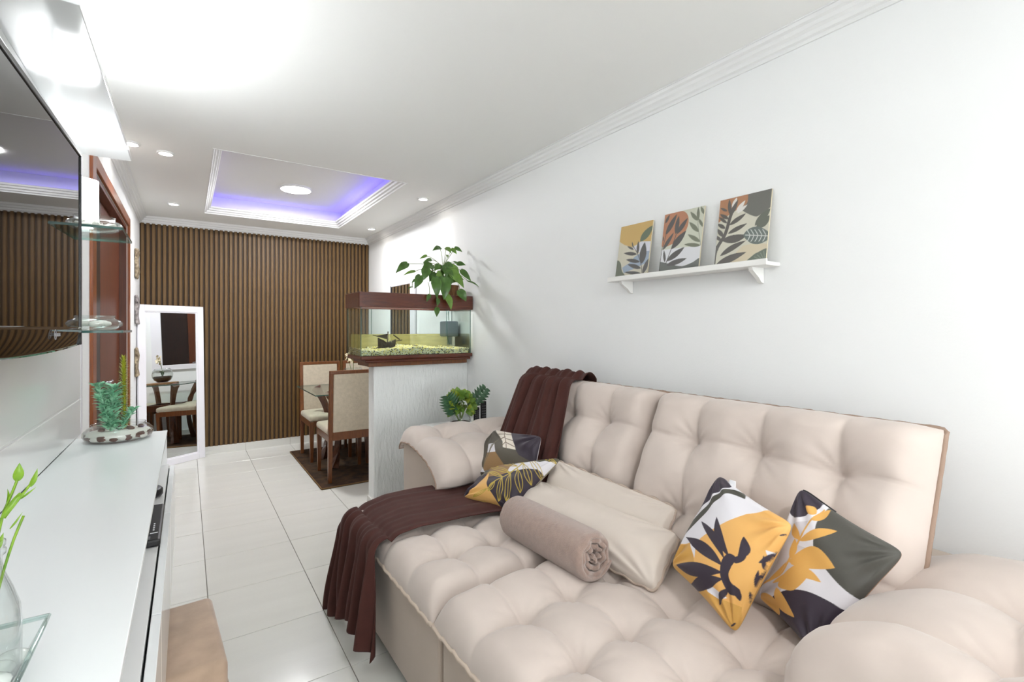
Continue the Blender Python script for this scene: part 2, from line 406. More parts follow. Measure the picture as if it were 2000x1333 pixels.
# ---- door in the left wall
d1 = bpy.data.objects.new('door_1', None); C.objects.link(d1); d1.location = (XL, (DY0 + DY1) / 2, 0); WL['door_1'] = (XL, (DY0 + DY1) / 2, 0); struct(d1)
box('casing', XL - .004, XL + .014, DY0 - .11, DY0, 0, DZ + .07, 'casing_wood', d1, .003)
box('casing', XL - .004, XL + .014, DY1, DY1 + .075, 0, DZ + .07, 'casing_wood', d1, .003)
box('casing', XL - .004, XL + .014, DY0, DY1, DZ, DZ + .07, 'casing_wood', d1, .003)
box('jamb', XL - .13, XL - .004, DY0 - .0, DY0 + .03, 0, DZ, 'casing_wood', d1, .002)
box('jamb', XL - .13, XL - .004, DY1 - .03, DY1, 0, DZ, 'door_wood', d1, .002)
box('jamb', XL - .13, XL - .004, DY0 + .03, DY1 - .03, DZ - .03, DZ, 'door_wood', d1, .002)
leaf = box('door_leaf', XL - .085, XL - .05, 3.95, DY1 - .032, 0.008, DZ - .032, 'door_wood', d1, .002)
box('shade_leaf', XL - .085, XL - .05, DY0 + .032, 3.945, 0.008, DZ - .032, 'door_shade', d1, .002)  # leaf added across the gap, its dark colour stands in for shade
tube('door_handle', [(XL - .05, 4.03, 1.02), (XL - .012, 4.03, 1.02), (XL - .012, 4.14, 1.02)], .008, 'metal', leaf, 8)
struct(box('wall_passage', XL - 1.0, XL - .96, DY0 - .4, DY1 + .4, 0, ZC, 'wall', None, 0))
struct(box('ceiling_passage', XL - 1.0, XL - .12, DY0 - .4, DY1 + .4, ZC - .1, ZC - .06, 'ceiling', None, 0))
struct(box('floor_passage', XL - 1.0, XL - .1, DY0 - .4, DY1 + .4, -.06, -.001, 'tile', None, 0))
struct(box('wall_passage_end', XL - 1.0, XL - .12, DY0 - .44, DY0 - .4, 0, ZC, 'wall', None, 0))
struct(box('wall_passage_side', XL - 1.0, XL - .12, DY1 + .4, DY1 + .44, 0, ZC, 'wall', None, 0))

# ---- half wall under the aquarium
HWX, HY0, HY1, HZ = 1.155, 3.55, 3.68, 1.085
bm = bmesh.new(); bm_box(bm, HWX, XR, HY0, HY1, 0, HZ, .008, 2)
struct(bm_obj('wall_half', bm, 'wall_texture'))
bm = bmesh.new(); bm_box(bm, HWX - .012, HWX, HY0 - .012, HY1, 0, .09); bm_box(bm, HWX, XR, HY0 - .012, HY0, 0, .09)
struct(bm_obj('baseboard_half', bm, 'tile'))

# ------------------------------------------------------------------ ceiling lamps
def downlight(x, y, label, on=4.0):
    t = thing('downlight', (x, y, ZC - .012), label, 'ceiling light', 'recessed ceiling downlights')
    lathe('trim_ring', [(.048, .012), (.05, .004), (.046, 0), (.036, .002), (.034, .008)], x, y, ZC - .012, 'plaster', t, 28)
    lathe('bulb', [(.0, .0045), (.034, .0045), (.034, .011), (0, .0115)], x, y, ZC - .012, 'spot_disc', t, 24, False)
    l = bpy.data.lights.new('downlight_beam', 'SPOT'); l.energy = on; l.spot_size = math.radians(110); l.spot_blend = 1.0; l.shadow_soft_size = .05; l.color = (1, .985, .96)
    o = bpy.data.objects.new('downlight_beam', l); C.objects.link(o); o.parent = t; o.location = (0, 0, -.015)
    return t
downlight(-.115, 3.885, 'small round recessed ceiling light left of the violet tray, nearest the glass shelves', 3)
downlight(-.10, 5.42, 'small round recessed ceiling light at the far left by the slatted wall', 3)
downlight(1.735, 3.975, 'small round recessed ceiling light above the aquarium side, right of the tray', 3)
downlight(1.762, 5.50, 'small round recessed ceiling light in the far right corner by the slatted wall', 3)
downlight(-.29, 3.80, 'small recessed ceiling light peeking out past the tip of the white overhead panel', 6)
t = thing('ceiling_lamp', (.60, -.70, ZC - .022), 'added round flat white lamp, unseen behind the camera, brightening the sofa, floor and rack', 'ceiling light')  # added unseen lamp, only there to brighten the near room
lathe('lamp_rim', [(.16, .022), (.163, .006), (.157, 0), (.152, .001)], .60, -.70, ZC - .022, 'plaster', t, 48)
lathe('lamp_diffuser', [(0, -.002), (.152, .001), (.152, .012), (0, .012)], .60, -.70, ZC - .022, 'lamp_disc', t, 48, False)
la = area('ceiling_lamp_glow', (0, 0, -.012), (0, 0, 0), .30, .30, 7.2, (.99, .99, 1), 'DISK'); la.parent = t
t = thing('ceiling_lamp', (.86, 4.95, RZ - .02), 'round flat glowing white lamp in the middle of the ceiling tray', 'ceiling light')
lathe('lamp_rim', [(.14, .02), (.143, .006), (.137, 0), (.132, .001)], .86, 4.95, RZ - .02, 'plaster', t, 48)
lathe('lamp_diffuser', [(0, -.002), (.132, .001), (.132, .012), (0, .012)], .86, 4.95, RZ - .02, 'lamp_disc', t, 48, False)
la = area('ceiling_lamp_glow', (0, 0, -.012), (0, 0, 0), .26, .26, 15, (.97, .985, 1), 'DISK'); la.parent = t

# ------------------------------------------------------------------ sofa
def tuft(a, b, EA, EB, A, edge=0.045, wl=.28, wb=.36, sg=.055):
    """puffed height for tufted upholstery; EA/EB: crease positions (incl. outer edges)"""
    def loc(x, E):
        E = np.array(E); i = np.clip(np.searchsorted(E, x, side='right') - 1, 0, len(E) - 2)
        t = np.clip((x - E[i]) / (E[i + 1] - E[i]), 0, 1)
        r = np.min(np.abs(x[..., None] - E[1:-1]), -1)
        return np.clip(1 - np.abs(2 * t - 1) ** 2.6, 0, 1), np.clip(np.minimum(x - E[0], E[-1] - x), 0, None), r, np.clip((x - E[0]) / (E[-1] - E[0]), 0, 1)
    qa = (a - EA[0]) / (EA[-1] - EA[0]); qb = (b - EB[0]) / (EB[-1] - EB[0])
    win = np.clip(16 * qa * (1 - qa) * qb * (1 - qb), 0, 1)
    a2 = a + .012 * win * np.sin(13 * b + 2.1 * a + 2); b2 = b + .012 * win * np.sin(12 * a - 3 * b + .7)
    pa, da, ra, _ = loc(a2, EA); pb, db, rb, _ = loc(b2, EB)
    ga, gb = pa ** .5, pb ** .5
    rr = np.sqrt(ra ** 2 + rb ** 2); th = np.arctan2(rb + 1e-6, ra + 1e-6)
    h = 1 - wl * (1 - ga) - wl * (1 - gb) - wb * np.exp(-(rr / sg) ** 1.4) + .05 * np.sin(11 * th + 20 * rr) * np.exp(-rr / .05) * np.clip(rr / .02, 0, 1)
    da = np.clip(np.minimum(a - EA[0], EA[-1] - a), 0, None); db = np.clip(np.minimum(b - EB[0], EB[-1] - b), 0, None)
    ea, eb = np.clip(da / edge, 0, 1), np.clip(db / edge, 0, 1)
    e = np.sqrt(np.clip(1 - (1 - ea) ** 2, 0, 1)) * np.sqrt(np.clip(1 - (1 - eb) ** 2, 0, 1))
    wr = .03 * np.sin(55 * a + 6 * np.sin(9 * b)) * np.clip(1 - db / .10, 0, 1) + .03 * np.sin(52 * b + 6 * np.sin(8 * a)) * np.clip(1 - da / .10, 0, 1)
    wr2 = .05 * np.sin(9 * a + 5 * b + 1.3) * np.sin(11 * b - 3 * a + .4)
    return A * np.clip(h + wr + wr2, 0, None) * e
def surf(base, EA, EB, A, nu, nv, edge=.045, kw={}):
    a = np.linspace(EA[0], EA[-1], nu); b = np.linspace(EB[0], EB[-1], nv)
    AA, BB = np.meshgrid(a, b)
    P = np.stack(base(AA, BB), -1)
    e = 1e-3
    Ta = (np.stack(base(AA + e, BB), -1) - np.stack(base(AA - e, BB), -1)); Tb = (np.stack(base(AA, BB + e), -1) - np.stack(base(AA, BB - e), -1))
    N = np.cross(Ta, Tb); N /= np.linalg.norm(N, axis=-1, keepdims=True) + 1e-12
    h = tuft(AA, BB, EA, EB, A, edge, **kw)
    return P, N, h
def cushion(name, base, EA, EB, A, parent, nu=96, nv=96, back=.04, m='suede', edge=.045, pipe='piping', pr=.006, wave=.004, flipN=1, kw={}):
    P, N, h = surf(base, EA, EB, A, nu, nv, edge, kw); N = N * flipN
    top = (P + N * h[..., None]).reshape(-1, 3)
    hb = np.sqrt(np.clip(h / A, 0, 1)) * back
    bot = (P - N * hb[..., None]).reshape(-1, 3)
    F = grid_faces(nu, nv, 0, flipN < 0) + grid_faces(nu, nv, nu * nv, flipN > 0)
    o = mesh_obj(name, np.concatenate([top, bot]), F, m, parent, True)
    Pg = P; rim = [Pg[0, i] for i in range(nu)] + [Pg[j, -1] for j in range(1, nv)] + [Pg[-1, i] for i in range(nu - 2, -1, -1)] + [Pg[j, 0] for j in range(nv - 2, 0, -1)]
    rim = [tuple(np.array(p) + np.array((0, 0, wave * math.sin(k * .7) + wave * .6 * math.sin(k * 1.9)))) for k, p in enumerate(rim)][::2]
    tube('piping', rim, pr, pipe, o, 6, True)
    return o
SOFA = (1.3, 1.36, 0)
sofa = thing('sofa', SOFA, 'large beige suede reclining sofa with tufted seats against the white wall', 'sofa')
SX0, SX1 = .655, 1.50
SZ = .405
def seat_base(a, b): return (a, b, SZ + .03 * np.clip((a - .66) / .15, 0, 1))
SEA = [SX0, .845, 1.035, 1.225, SX1]
SEB = {'r': [.47, .70, .94, 1.185, 1.43], 'l': [1.43, 1.655, 1.90, 2.14, 2.38]}
SA = .095
for k in ('r', 'l'):
    cushion('seat_cushion', seat_base, SEA, SEB[k], SA, sofa, 120, 130, .02, pipe='piping_light', pr=.0075, edge=.075, wave=.003)
    y0, y1 = SEB[k][0], SEB[k][-1]
    box('seat_base', .685, 1.5, y0 + .012, y1 - .012, .03, SZ - .004, 'suede_side', sofa, .012, 3)
# backrest
BZ0, BZ1, BX0, BX1 = .47, 1.075, 1.50, 1.80
BL = math.hypot(BZ1 - BZ0, BX1 - BX0); BV = ((BX1 - BX0) / BL, (BZ1 - BZ0) / BL)
def back_base(a, b): return (BX0 + BV[0] * b, a, BZ0 + BV[1] * b)
BEB = [0, .205, .475, BL]
BEA = {'r': [.445, .655, .90, 1.15, 1.40], 'l': [1.40, 1.63, 1.88, 2.13, 2.38]}
BA = .125
for k in ('r', 'l'):
    cushion('back_cushion', back_base, BEA[k], BEB, BA, sofa, 130, 100, .05, pr=.0085, edge=.09, wave=.001, flipN=-1, kw=dict(wl=.20, wb=.36, sg=.07))
# in this frame cross(dY, dV) points to +x, so the puff side is the -x side
box('back_frame', 1.84, 1.938, .0, 2.72, .03, .68, 'suede_side', sofa, .015, 3)
# arms
PRF = [(2.742, .655), (2.735, .68), (2.70, .70), (2.60, .71), (2.48, .692), (2.36, .662), (2.28, .622), (2.235, .578), (2.236, .545)]
pl = [0]
for i in range(1, len(PRF)): pl.append(pl[-1] + math.hypot(PRF[i][0] - PRF[i - 1][0], PRF[i][1] - PRF[i - 1][1]))
def arm_base(mirror):
    def f(a, b):
        y = np.interp(b, pl, [p[0] for p in PRF]); z = np.interp(b, pl, [p[1] for p in PRF])
        return (a, 2.72 - y if mirror else y, z)
    return f
AEB = [0, .26, pl[-1]]
for mi in (False, True):
    cushion('arm_cushion', arm_base(mi), [1.045, 1.235, 1.50, 1.83], AEB, .085 if not mi else .10, sofa, 110, 90, .015, edge=.07, pr=.005, wave=.002, kw=dict(wl=.32, wb=.34, sg=.06), flipN=-1 if not mi else 1)
    ya, yb = (2.285, 2.705) if not mi else (.015, .435)
    pf = [(2.705, .03)] + [(min(max(y_, 2.262), 2.715), z_ - .012) for y_, z_ in PRF[1:-1]] + [(2.285, .56), (2.285, .03)]
    pf = [((2.72 - y_) if mi else y_, z_) for y_, z_ in pf]; n_ = len(pf)
    VV = [(x_, y_, z_) for x_ in (1.062, 1.84) for y_, z_ in pf]
    FF = [(k_, (k_ + 1) % n_, n_ + (k_ + 1) % n_, n_ + k_) for k_ in range(n_)] + [tuple(range(n_))[::-1], tuple(range(n_, 2 * n_))]
    mesh_obj('arm_base', VV, FF, 'suede_side', sofa)
for x in (.75, 1.85):
    for y in (.1 if x > 1 else .55, 1.4, 2.6 if x > 1 else 2.3): box('foot', x - .025, x + .025, y - .025, y + .025, 0, .03, 'black_plastic', sofa, .003)

# ------------------------------------------------------------------ throw blanket following backrest, seat and front
def seat_h(x, y):
    ed = math.sqrt(max(0, 1 - (1 - min(max(x - SX0, 0) / .075, 1)) ** 2)) * math.sqrt(max(0, 1 - (1 - min(max(2.385 - y, 0.004) / .075, 1)) ** 2))
    return SZ + .03 * min(max((x - .66) / .15, 0), 1) + SA * (.99 + .05 * math.sin(9 * x + 2) * math.sin(8 * y)) * ed
def back_pt(y, b, off):
    ed = math.sqrt(max(0, 1 - (1 - min(max(b, 0) / .09, 1)) ** 2)) * math.sqrt(max(0, 1 - (1 - min(max(BL - b, 0) / .09, 1)) ** 2)) * math.sqrt(max(0.02, 1 - (1 - min(max(2.385 - y, 0) / .09, 1)) ** 2))
    h = BA * 1.0 * ed + off
    return np.array((BX0 + BV[0] * b - BV[1] * h, y, BZ0 + BV[1] * b + BV[0] * h))
NS_, NW = 190, 110
V = []
for i in range(NS_):
    s = i / (NS_ - 1)
    for j in range(NW):
        wv = j / (NW - 1)
        def yy(a, b): return a + (b - a) * wv
        f1 = math.sin(2 * math.pi * (5.3 * wv + .45 * math.sin(4.2 * s + 2 * wv) + .25 * math.sin(9 * wv)))
        f2 = math.sin(2 * math.pi * (10.7 * wv + .6 * math.sin(3.3 * s + 1)))
        if s < .06:
            t = s / .06; y = yy(1.90, 2.41); p = np.array((1.835 + .0 * t, y, .93 + .12 * t)); amp = .004
        elif s < .12:
            t = (s - .06) / .06; y = yy(1.89, 2.41); p = np.array((1.835 - .115 * t, y, 1.05 + .06 * math.sin(math.pi * (.15 + .85 * t)) + .03 * t)); amp = .008
        elif s < .42:
            t = (s - .12) / .30; b = BL - .03 - t * (BL - .10)
            y = yy(1.885 - .125 * t, 2.405 - .02 * t + .02 * math.sin(3 * t)); p = back_pt(y, b, .016); amp = .011
        elif s < .74:
            t = (s - .42) / .32; x = 1.40 - t * .725; y = yy(1.77 + .13 * t + .02 * math.sin(4 * t), 2.385 + .04 * t)
            z = seat_h(x, y) + .014
            if y > 2.385: z = z - (y - 2.385) * 1.3
            if x > 1.32: z = z + .04 * (x - 1.32) / .08
            p = np.array((x, y, z + .004 * math.sin(9 * x + 17 * y) * math.sin(26 * y - 7 * x))); amp = .0016 + .0035 * max(0, t - .7)
        else:
            t = (s - .74) / .26; y = yy(1.90 - .03 * t, 2.425 + .035 * t)
            zt = seat_h(.70, min(y, 2.37)) + .012 - (max(0, y - 2.36)) * .6
            th = min(t / .16, 1) * math.pi / 2
            hem = .055 + .05 * math.sin(5 * wv) + .06 * wv * (1 - wv) + .018 * math.sin(23 * wv)
            if t < .16: p = np.array((.675 - .058 * math.sin(th), y, zt - .062 * (1 - math.cos(th))))
            else:
                q = (t - .16) / .84; p = np.array((.617 - .022 * q, y, zt - .062 - (zt - .062 - hem) * q))
            amp = .0026 + .024 * t ** .8
        if s < .12: nrm = np.array((-.3, 0, .95))
        elif s < .42: nrm = np.array((-.9, 0, .45))
        elif s < .74: nrm = np.array((0, 0, 1.0))
        else:
            t = (s - .74) / .26; th = min(t / .16, 1) * math.pi / 2; nrm = np.array((-math.sin(th), 0, math.cos(th)))
        V.append(p + nrm * (amp * (f1 + .5 * f2) + amp * .6))
th_o = mesh_obj('throw_blanket', V, grid_faces(NW, NS_), 'throw', None, True)
sd = th_o.modifiers.new('thick', 'SOLIDIFY'); sd.thickness = .004; sd.offset = 0
tag(th_o, 'dark brown throw draped over the sofa back and down over the seat edge', 'blanket')

# ------------------------------------------------------------------ flat print painter
def homog(src):
    dst = [(0, 0), (1, 0), (1, 1), (0, 1)]; A = []; B = []
    for (x, y), (u, v) in zip(src, dst):
        A += [[x, y, 1, 0, 0, 0, -u * x, -u * y], [0, 0, 0, x, y, 1, -v * x, -v * y]]; B += [u, v]
    return np.append(np.linalg.solve(np.array(A, float), np.array(B, float)), 1).reshape(3, 3)
class Art:
    """paints flat shapes in the design's own drawing units; every sample point of the cloth or board knows its drawing coordinates"""
    def __init__(s, quad, nu, nv, base, bulge=None, pinch=.07, power=.42):
        s.nu, s.nv = nu, nv
        U, W = np.meshgrid(np.linspace(0, 1, nu), np.linspace(0, 1, nv)); q = np.array(quad, float)
        if bulge is None:
            Hi = np.linalg.inv(homog(quad)); p = np.stack((U, W, np.ones_like(U)), -1) @ Hi.T; s.X, s.Y = p[..., 0] / p[..., 2], p[..., 1] / p[..., 2]
        else:
            A, B = 2 * U - 1, 2 * W - 1
            U2 = .5 + (U - .5) * (1 - pinch * (1 - B ** 2) * np.abs(A) ** 1.5); W2 = .5 + (W - .5) * (1 - pinch * (1 - A ** 2) * np.abs(B) ** 1.5)
            U2 = .5 + (U2 - .5) * (1 - .07 * (A * B) ** 8); W2 = .5 + (W2 - .5) * (1 - .07 * (A * B) ** 8)
            P = q[0] * ((1 - U2) * (1 - W2))[..., None] + q[1] * (U2 * (1 - W2))[..., None] + q[2] * (U2 * W2)[..., None] + q[3] * ((1 - U2) * W2)[..., None]
            P = P + np.array(bulge, float) * (np.clip((1 - A ** 2) * (1 - B ** 2), 0, 1) ** power)[..., None]
            s.X, s.Y = P[..., 0], P[..., 1]
        s.img = np.ones((nv, nu, 3)) * np.array(rgb(*base)[:3])
        gxv, gxu = np.gradient(s.X); gyv, gyu = np.gradient(s.Y)
        s.sub = [(.25 * (a * gxu + b * gxv), .25 * (a * gyu + b * gyv)) for a, b in ((-1, -1), (1, -1), (-1, 1), (1, 1))]
    def poly(s, pts, col):
        q = np.array(pts, float); lo = q.min(0) - 6; hi = q.max(0) + 6
        jj, ii = np.nonzero((s.X > lo[0]) & (s.X < hi[0]) & (s.Y > lo[1]) & (s.Y < hi[1]))
        if len(ii) == 0: return
        cov = np.zeros(len(ii))
        for dx, dy in s.sub:
            U = s.X[jj, ii] + dx[jj, ii]; W = s.Y[jj, ii] + dy[jj, ii]; ins = np.zeros(U.shape, bool)
            for k in range(len(q)):
                (x1, y1), (x2, y2) = q[k - 1], q[k]
                if y1 == y2: continue
                ins ^= ((y1 > W) != (y2 > W)) & (U < (x2 - x1) * (W - y1) / (y2 - y1) + x1)
            cov += ins / 4.0
        cov = cov[:, None]; s.img[jj, ii] = s.img[jj, ii] * (1 - cov) + np.array(rgb(*col)[:3]) * cov
    def blob(s, pts, col, n=6):
        out = []; L = len(pts)
        for i in range(L):
            p0, p1, p2, p3 = [np.array(pts[(i + k) % L], float) for k in (-1, 0, 1, 2)]
            for k in range(n):
                t = k / n; out.append(.5 * (2 * p1 + (p2 - p0) * t + (2 * p0 - 5 * p1 + 4 * p2 - p3) * t * t + (3 * p1 - p0 - 3 * p2 + p3) * t ** 3))
        s.poly([tuple(p) for p in out], col)
    def leaf(s, a, b, wd, col, bend=0.0, pk=.45):
        a = np.array(a, float); b = np.array(b, float); d = b - a; nrm = np.array((-d[1], d[0])) / (np.linalg.norm(d) + 1e-9)
        L = []; R = []
        for k in range(13):
            t = k / 12; c = a + d * t + nrm * bend * math.sin(math.pi * t)
            wl = wd / 2 * (math.sin(math.pi * t ** (math.log(.5) / math.log(pk))) ** .85 if 0 < t < 1 else 0)
            L.append(c + nrm * wl); R.append(c - nrm * wl)
        s.poly([tuple(p) for p in L + R[::-1]], col)
    def stroke(s, pts, wd, col):
        P = [np.array(p, float) for p in pts]; L = []; R = []
        for i, p in enumerate(P):
            d = P[min(i + 1, len(P) - 1)] - P[max(i - 1, 0)]; nrm = np.array((-d[1], d[0])) / (np.linalg.norm(d) + 1e-9)
            L.append(p + nrm * wd / 2); R.append(p - nrm * wd / 2)
        s.poly([tuple(p) for p in L + R[::-1]], col)
    def outline_leaf(s, a, b, wd, lw, col, bend=0):
        a = np.array(a, float); b = np.array(b, float); d = b - a; nrm = np.array((-d[1], d[0])) / (np.linalg.norm(d) + 1e-9)
        for sg in (-1, 0, 1):
            s.stroke([tuple(a + d * t + nrm * (bend * math.sin(math.pi * t) + sg * wd / 2 * math.sin(math.pi * t) ** .9)) for t in [k / 10 for k in range(11)]], lw, col)
def smooth_line(pts, n=6):
    out = []; L = len(pts); P = [np.array(p, float) for p in pts]
    for i in range(L - 1):
        p0, p1, p2, p3 = P[max(i - 1, 0)], P[i], P[i + 1], P[min(i + 2, L - 1)]
        for k in range(n):
            t = k / n; out.append(tuple(.5 * (2 * p1 + (p2 - p0) * t + (2 * p0 - 5 * p1 + 4 * p2 - p3) * t * t + (3 * p1 - p0 - 3 * p2 + p3) * t ** 3)))
    return out + [tuple(P[-1])]
def set_print(o, cols):
    at = o.data.color_attributes.new('print', 'FLOAT_COLOR', 'POINT')
    a = np.ones((len(o.data.vertices), 4), np.float32); a[:, :3] = cols; at.data.foreach_set('color', a.ravel())
def pillow(name, cr, T, m, art=None, nu=170, nv=170, pinch=.07, wr=.004, parent=None, backcol=(225, 222, 222), seed=1, power=.42, Tb=.7, pw=None):
    """stuffed cushion between 4 corner points (u: 0-1, v: 0-3), bulging along the face normal"""
    c = [np.array(p, float) for p in cr]
    if art: nu, nv = art.nu, art.nv
    u = np.linspace(0, 1, nu); v = np.linspace(0, 1, nv); U, W = np.meshgrid(u, v)
    A, B = 2 * U - 1, 2 * W - 1
    U2 = .5 + (U - .5) * (1 - pinch * (1 - B ** 2) * np.abs(A) ** 1.5); W2 = .5 + (W - .5) * (1 - pinch * (1 - A ** 2) * np.abs(B) ** 1.5)
    U2 = .5 + (U2 - .5) * (1 - .07 * (A * B) ** 8); W2 = .5 + (W2 - .5) * (1 - .07 * (A * B) ** 8)
    P = c[0] * ((1 - U2) * (1 - W2))[..., None] + c[1] * (U2 * (1 - W2))[..., None] + c[2] * (U2 * W2)[..., None] + c[3] * ((1 - U2) * W2)[..., None]
    n = np.cross(c[2] - c[0], c[3] - c[1]); n /= np.linalg.norm(n)
    pu, pv_ = pw if pw else (power, power)
    t = T * np.clip(1 - A ** 2, 0, 1) ** pu * np.clip(1 - B ** 2, 0, 1) ** pv_
    ph = seed * 1.7
    ed = 1 - np.clip((1 - np.abs(A)) * (1 - np.abs(B)) * 3, 0, 1)
    ins = np.clip((1 - A ** 2) * (1 - B ** 2) * 8, 0, 1)
    r1, r2 = np.sqrt((U - .0) ** 2 + W ** 2), np.sqrt((U - 1) ** 2 + (W - 1) ** 2); r3, r4 = np.sqrt((U - 1) ** 2 + W ** 2), np.sqrt(U ** 2 + (W - 1) ** 2)
    wk = 0
    for q, (rr_, th_) in enumerate(((r1, np.arctan2(W, U + 1e-6)), (r2, np.arctan2(1 - W, 1 - U + 1e-6)), (r3, np.arctan2(W, 1 - U + 1e-6)), (r4, np.arctan2(1 - W, U + 1e-6)))):
        wk = wk + np.sin(13 * th_ + ph + q * 2) * np.exp(-((rr_ - .22) / .16) ** 2)
    wk = wr * ins * (wk + .8 * np.sin(7 * U + 5 * np.sin(3 * W + ph)) * np.sin(6 * W + ph))
    top = (P - n * (t + wk)[..., None]).reshape(-1, 3); bot = (P + n * (t * Tb)[..., None]).reshape(-1, 3)
    o = mesh_obj(name, np.concatenate([top, bot]), grid_faces(nu, nv, 0, True) + grid_faces(nu, nv, nu * nv), m, parent, True)
    if art is not None:
        b = np.ones((nu * nv, 3)) * np.array(rgb(*backcol)[:3]); set_print(o, np.concatenate([art.img.reshape(-1, 3), b]))
    rim = [P[0, i] for i in range(nu)] + [P[j, -1] for j in range(1, nv)] + [P[-1, i] for i in range(nu - 2, -1, -1)] + [P[j, 0] for j in range(nv - 2, 0, -1)]
    o['rim_dummy'] = 0; del o['rim_dummy']
    return o, rim[::3], n
def edge_pt(cr, u, pinch=.07, lift=0.0):
    """point on the first edge (corner 0 to corner 1) of a pillow"""
    c = [np.array(p, float) for p in cr]; A = 2 * u - 1; k = .07 * A ** 8
    w = .5 - .5 * (1 - pinch * (1 - A * A)) * (1 - k); uu = .5 + (u - .5) * (1 - k)
    return tuple(c[0] * (1 - uu) * (1 - w) + c[1] * uu * (1 - w) + c[2] * uu * w + c[3] * (1 - uu) * w + np.array((-lift, 0, 0)))
NAVY = (50, 40, 54); GREY = (66, 64, 54); ORG = (228, 174, 98); MUS = (206, 156, 76); WHT = (226, 223, 228)
# ---- pillow with the dark sun-leaf
a = Art([(429, 132), (873, 428), (526, 1082), (143, 669)], 210, 230, ORG, (-72, -41))
a.poly([(400, 80), (540, 200), (680, 320), (740, 360), (600, 385), (500, 430), (390, 485), (330, 525), (300, 570), (295, 640), (262, 545), (100, 560), (250, 300)], WHT)
a.poly([(262, 545), (295, 650), (330, 770), (420, 860), (560, 910), (560, 1160), (480, 1140), (250, 900), (100, 700), (180, 560)], MUS)
a.poly([(425, 100), (512, 222), (460, 240), (400, 272), (330, 335), (225, 470), (200, 450), (300, 270)], NAVY)
a.stroke(smooth_line([(600, 285), (500, 252), (430, 285), (340, 372), (190, 520)]), 30, GREY)
a.poly([(335, 745), (400, 800), (480, 862), (450, 882), (380, 835)], WHT)
a.blob([(462, 650), (500, 615), (540, 640), (515, 690), (500, 735), (515, 780), (555, 815), (545, 850), (495, 840), (465, 780), (452, 720)], NAVY)
for p, q, wd, be in (((475, 650), (332, 425), 46, 14), ((505, 640), (430, 405), 50, -22), ((540, 655), (584, 515), 60, 26), ((470, 690), (240, 512), 66, 10), ((470, 725), (190, 672), 84, -12), ((470, 760), (256, 826), 84, 10), ((500, 800), (436, 905), 34, 10), ((540, 800), (548, 875), 30, 0)):
    a.leaf(p, q, wd, NAVY, be, .55)
a.blob([(520, 640), (590, 610), (605, 560), (590, 640), (540, 670)], NAVY)
a.poly([(700, 585), (760, 600), (720, 640)], WHT)
for p, q, wd in (((660, 660), (790, 592), 34), ((690, 700), (690, 615), 26), ((655, 760), (720, 700), 30), ((640, 800), (660, 700), 26), ((610, 820), (616, 900), 18), ((780, 500), (825, 488), 10), ((500, 1025), (530, 1000), 12)):
    a.leaf(p, q, wd, NAVY)
pA, rim, nA = pillow('throw_pillow', [(1.475, .945, .882), (1.385, .658, .828), (1.235, .742, .527), (1.29, 1.0, .60)], .062, 'print_cloth', a, seed=2, wr=.005, backcol=(206, 156, 76))
tag(pA, 'orange and white pillow printed with a dark sun-shaped leaf, left of its pair', 'pillow', 'printed pillows')
crA = [(1.475, .945, .882), (1.385, .658, .828), (1.235, .742, .527), (1.29, 1.0, .60)]; q = edge_pt(crA, .22)
bm = bmesh.new(); bm_box(bm, q[0] - .002, q[0] + .002, q[1] - .010, q[1] + .010, q[2] - .006, q[2] + .014)
bm_obj('care_tag', bm, 'paper_white', pA)
# ---- pillow with orange branch on grey and navy
a = Art([(894, 199), (1527, 593), (992, 1212), (648, 851)], 210, 230, WHT, (-68, -22))
a.poly([(640, 880), (760, 690), (860, 430), (960, 420), (900, 560), (1000, 600), (840, 760), (700, 960)], (206, 200, 204))
a.blob([(905, 190), (1060, 300), (985, 370), (905, 398), (855, 385), (845, 335), (870, 270)], NAVY)
a.blob([(1040, 395), (1140, 330), (1280, 400), (1420, 520), (1580, 600), (1440, 720), (1330, 880), (1200, 835), (1085, 725), (1000, 600), (1005, 480)], (76, 74, 68))
a.poly(smooth_line([(690, 930), (760, 850), (850, 818), (960, 828), (1080, 880), (1160, 925), (1290, 960), (1150, 1150), (960, 1330), (760, 1080)]), NAVY)
OR2 = (222, 168, 88)
a.stroke(smooth_line([(670, 790), (740, 755), (810, 715), (870, 610), (910, 520), (970, 430), (1060, 360)]), 11, OR2)
for p, q, wd, be in (((905, 535), (1137, 486), 56, -12), ((850, 655), (1122, 695), 130, -40), ((830, 725), (1036, 775), 60, -30), ((860, 640), (880, 520), 40, 6), ((905, 530), (868, 428), 46, -8), ((985, 420), (1100, 362), 44, 6), ((1010, 385), (945, 335), 50, 0), ((745, 775), (940, 690), 30, 0), ((770, 800), (880, 978), 62, 22), ((680, 830), (790, 965), 96, 10), ((720, 770), (840, 655), 24, 6)):
    a.leaf(p, q, wd, OR2, be)
a.blob([(780, 785), (850, 700), (950, 660), (960, 740), (890, 815), (830, 818)], OR2)
pB, rim, nB = pillow('throw_pillow', [(1.495, .70, .905), (1.475, .435, .812), (1.315, .575, .53), (1.415, .783, .56)], .055, 'print_cloth', a, seed=5, wr=.005, backcol=(176, 128, 92))
tag(pB, 'grey and navy pillow printed with an orange leafy branch beside the sofa arm', 'pillow', 'printed pillows')
crB = [(1.495, .70, .905), (1.475, .435, .812), (1.315, .575, .53), (1.415, .783, .56)]
tube('zipper', [edge_pt(crB, .03 + .045 * k) for k in range(9)], .003, 'black_plastic', pB, 6)
